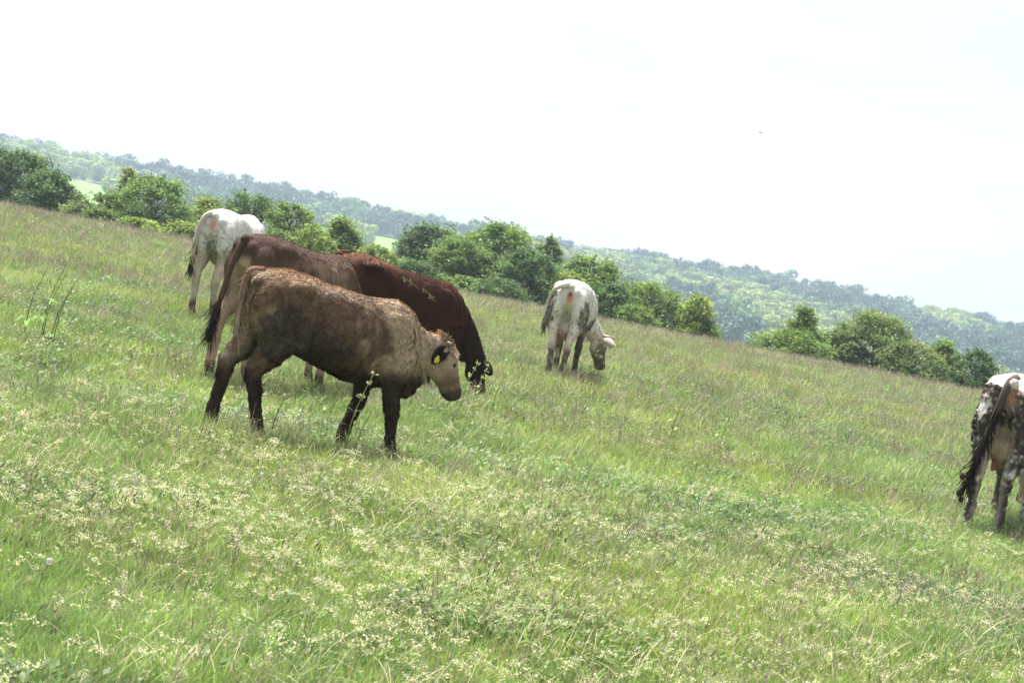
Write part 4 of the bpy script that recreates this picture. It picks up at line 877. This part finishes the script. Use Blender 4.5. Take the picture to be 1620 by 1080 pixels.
WEEDS = [('tall leafy green weed with many stems alone in the grass uphill of the white cow', 62, 545, .85, 5, (.12, .20, .05), (.18, .24, .08)),
 ('slender dock stalk rising in front of the heifer\'s far foreleg', 541, 742, .66, 1, (.20, .24, .08), (.27, .28, .14)),
 ('short dock stalk beside the slender one under the heifer\'s belly', 556, 745, .46, 1, (.21, .24, .09), (.28, .29, .15)),
 ('green weed stalk right before the red cow\'s muzzle', 775, 668, .50, 1, (.20, .27, .08), (.30, .34, .12)),
 ('green weed with drooping tips between the heifer\'s nose and the red cow\'s head', 744, 664, .50, 2, (.20, .27, .08), (.28, .33, .11)),
 ('small weed stalk by the heifer\'s forward hind hoof', 424, 722, .38, 1, (.2, .24, .08), (.3, .3, .13)),
 ('green weed between the grey brown cow\'s hind legs and the heifer\'s tail', 362, 585, .55, 2, (.13, .21, .05), (.2, .26, .08)),
 ('curved weed sprig in front of the horned white cow\'s forelegs', 926, 612, .50, 1, (.22, .28, .08), (.3, .33, .12)),
 ('tall yellowish dock stalk standing in open grass below the horned white cow', 1057, 712, .66, 1, (.20, .24, .06), (.30, .30, .09)),
 ('leafy dock stalk beside the tall yellowish one', 1138, 712, .52, 1, (.16, .23, .06), (.2, .25, .09)),
 ('dark bent weed stem down the slope from the dock stalks', 975, 712, .30, 1, (.12, .17, .06), (.16, .17, .09)),
 ('green leafy weed standing near the mud caked cow', 1240, 690, .36, 2, (.15, .23, .06), (.2, .27, .1))]
for k, (lab, px, py, h, st, ti, sp_) in enumerate(WEEDS): tall_weed(lab, px, py, h, 500 + k, st, ti, sp_)
def dandelion(px, py, h, seed, label):
    x, y = on_ground(px, py); g = np.random.default_rng(seed); root = empty('dandelion_clock', (x, y, ground_z(x, y))); tag(root, label, 'dandelion', 'dandelion clocks in the grass')
    e = np.array([.03, 0, h]); ms = MB(); ms.add(*tube(smooth_path([(0, 0, 0), (.01, .01, h * .6), e], 5), np.full(5, .0022), 5), col=(.25, .26, .12)); obj('stem', ms.build('stem', M_WEED), root)
    mb = MB()
    for k in range(60):
        d = nrm(g.normal(0, 1, 3)); u = nrm(np.cross(d, g.normal(0, 1, 3))); t = e + d * .014; mb.add([e, t - u * .0006, t + u * .0006], [(0, 1, 2)], (.5, .48, .42))
        v = np.cross(d, u); r = .0034; mb.add([t - u * r, t - v * r, t + u * r, t + v * r], [(0, 1, 2, 3)], (.62, .62, .62))
    obj('seed_globe', mb.build('seed_globe', M_PUFF), root)
for k, (px, py, lab) in enumerate([(55, 950, 'large white dandelion clock among cream flowers'), (398, 790, 'white dandelion clock down the slope from the heifer\'s hind hooves'), 
        (1222, 765, 'white dandelion clock above the cream flower drift'), (1303, 1045, 'white dandelion clock in the long green grass'), (1450, 885, 'dandelion clock standing beyond dark seed heads'), (225, 500, 'white dandelion clock in purplish grass beside the white cow')]):
    dandelion(px, py, .15, 600 + k, lab)
M_YEL = leaf_mat('yellow_petals', .2, 0)
def buttercup(px, py, h, seed, label):
    x, y = on_ground(px, py); root = empty('yellow_flower', (x, y, ground_z(x, y))); tag(root, label, 'flower', 'yellow flowers in the grass'); e = np.array([.02, 0, h])
    ms = MB(); ms.add(*tube([(0, 0, 0), (.01, 0, h * .6), e], [.002] * 3, 5), col=(.2, .24, .08)); obj('stem', ms.build('stem', M_WEED), root)
    for k in range(5):
        a = k * 1.2566; d = np.array([math.cos(a), math.sin(a), .35]); u = np.array([-math.sin(a), math.cos(a), 0]); pm = MB(); pm.add([e, e + d * .009 - u * .007, e + d * .018 + np.array([0, 0, .002]), e + d * .009 + u * .007], [(0, 1, 2, 3)], (.75, .55, .02)); obj('petal', pm.build('petal', M_YEL), root)
for k, (px, py, lab) in enumerate([(813, 762, 'lone yellow flower in the grass down from the red cow\'s head'), (1247, 672, 'yellow flower in purplish grass beyond the dock stalks'), (1060, 792, 'yellow flower low in bright green grass')]): buttercup(px, py, .22, 700 + k, lab)
# torn weeds lying on the red cow's back
def torn_weed(cow, px, py, L_, seed, label):
    bod = [c for c in cow.children if c.name.startswith('body')][0]; n_ = len(bod.data.vertices); co = np.empty(n_ * 3, np.float32); bod.data.vertices.foreach_get('co', co); co = co.reshape(-1, 3)
    a = cow.rotation_euler[2]; s_ = cow.scale[0]; Rm = np.array([[math.cos(a), -math.sin(a), 0], [math.sin(a), math.cos(a), 0], [0, 0, 1]]); Wd = co @ Rm.T * s_ + np.array(cow.location)
    v = Wd - np.array([0, 0, CAM_H]); d = v @ _F; u_ = 810 + LENS_PX * (v @ _R) / d; w_ = 540 - LENS_PX * (v @ _U) / d
    near = np.where((np.hypot(u_ - px, w_ - py) < 6))[0]
    if len(near) == 0: return
    p = Wd[near[np.argmin(d[near])]]; g = np.random.default_rng(seed); root = empty('torn_weed', p + np.array([0, -.015, .012])); tag(root, label, 'weed', 'torn weeds on the red cow')
    pts = smooth_path([(-L_ * .5, -.01, .03), (0, -.02, .0), (L_ * .5, -.04, -.06)], 7); ms = MB(); ms.add(*tube(pts, np.linspace(.004, .002, 7), 5), col=(.22, .24, .12)); obj('stem', ms.build('stem', M_WEED), root)
    for q in range(12):
        b = pts[g.integers(0, 7)]; dv = nrm(np.array([g.normal(0, .6), -.35, g.normal(-.5, .6)])); sdv = nrm(np.cross(dv, (0, 1, .2))); l_ = g.uniform(.03, .065); ml = MB()
        ml.add([b, b + dv * l_ * .5 - sdv * .005, b + dv * l_ * .5 + sdv * .005, b + dv * l_, b + dv * l_ * .5 + np.array([0, -.004, 0])], [(0, 4, 1), (0, 2, 4), (1, 4, 3), (4, 2, 3)], np.array((.17, .19, .085)) * g.uniform(.7, 1.2)); obj('leaf', ml.build('leaf', M_WEED), root)
torn_weed(RED_COW, 655, 445, .20, 801, 'torn green weed with many leaves lying across the red cow\'s back')
torn_weed(RED_COW, 682, 462, .14, 802, 'short torn green sprig lower on the red cow\'s side')
# ------------------------------------------------------------------ bird
bp = at(1203, 210, 70); M_BIRD = plain_mat('bird_feathers', (.20, .19, .18), .8, .2, 20)
bird = empty('bird', bp, R_(8), .75); tag(bird, 'small dark bird gliding high over the hillside', 'bird')
bx = np.array([-.10, -.07, -.03, .03, .07, .09, .105]); br = [.004, .016, .024, .022, .016, .010, .003]
Vb, Fb = tube([(q, 0, .004 * math.sin(q * 20)) for q in bx], br, 8); obj('body', mesh('body', Vb, Fb, M_BIRD), bird)
for sd_ in (1, -1):
    Vw = []; 
    for q in range(6):
        u = q / 5.; ch = .055 * (1 - u * .8); y_ = sd_ * (.015 + .16 * u); zz = .03 * math.sin(u * 2.2); x_ = .03 - .07 * u * u
        Vw += [(x_, y_, zz + .004), (x_ - ch, y_, zz), (x_ - ch * .4, y_, zz - .004)]
    Fw = [(q * 3 + a, q * 3 + (a + 1) % 3, q * 3 + 3 + (a + 1) % 3, q * 3 + 3 + a) for q in range(5) for a in range(3)] + [(0, 1, 2), (15, 17, 16)]
    obj('wing', mesh('wing', Vw, Fw, M_BIRD), bird)
Vt = [(-.09, -.008, 0), (-.09, .008, 0), (-.15, .02, .002), (-.15, -.02, .002), (-.09, -.008, .005), (-.09, .008, .005), (-.15, .02, .005), (-.15, -.02, .005)]
obj('tail', mesh('tail', Vt, [(3, 2, 1, 0), (4, 5, 6, 7), (0, 1, 5, 4), (1, 2, 6, 5), (2, 3, 7, 6), (3, 0, 4, 7)], M_BIRD, False), bird)
# ------------------------------------------------------------------ haze
m_, t = new_mat('haze'); o_ = N(t, 'ShaderNodeOutputMaterial'); pv = N(t, 'ShaderNodeVolumePrincipled')
pv.inputs['Color'].default_value = (.66, .82, 1.0, 1); pv.inputs['Density'].default_value = HAZE; pv.inputs['Anisotropy'].default_value = .25
t.links.new(pv.outputs['Volume'], o_.inputs['Volume'])
x0, x1, y0, y1, z0, z1 = -1520, 1520, -1520, 1520, GZ_MIN - 1.2, 45
Vb = [(x, y, z) for x in (x0, x1) for y in (y0, y1) for z in (z0, z1)]
hz = obj('haze', mesh('haze', Vb, [(0, 1, 3, 2), (4, 6, 7, 5), (0, 4, 5, 1), (2, 3, 7, 6), (0, 2, 6, 4), (1, 5, 7, 3)], m_, False)); tag(hz, 'thin pale blue haze over the valley', 'haze', kind='stuff')
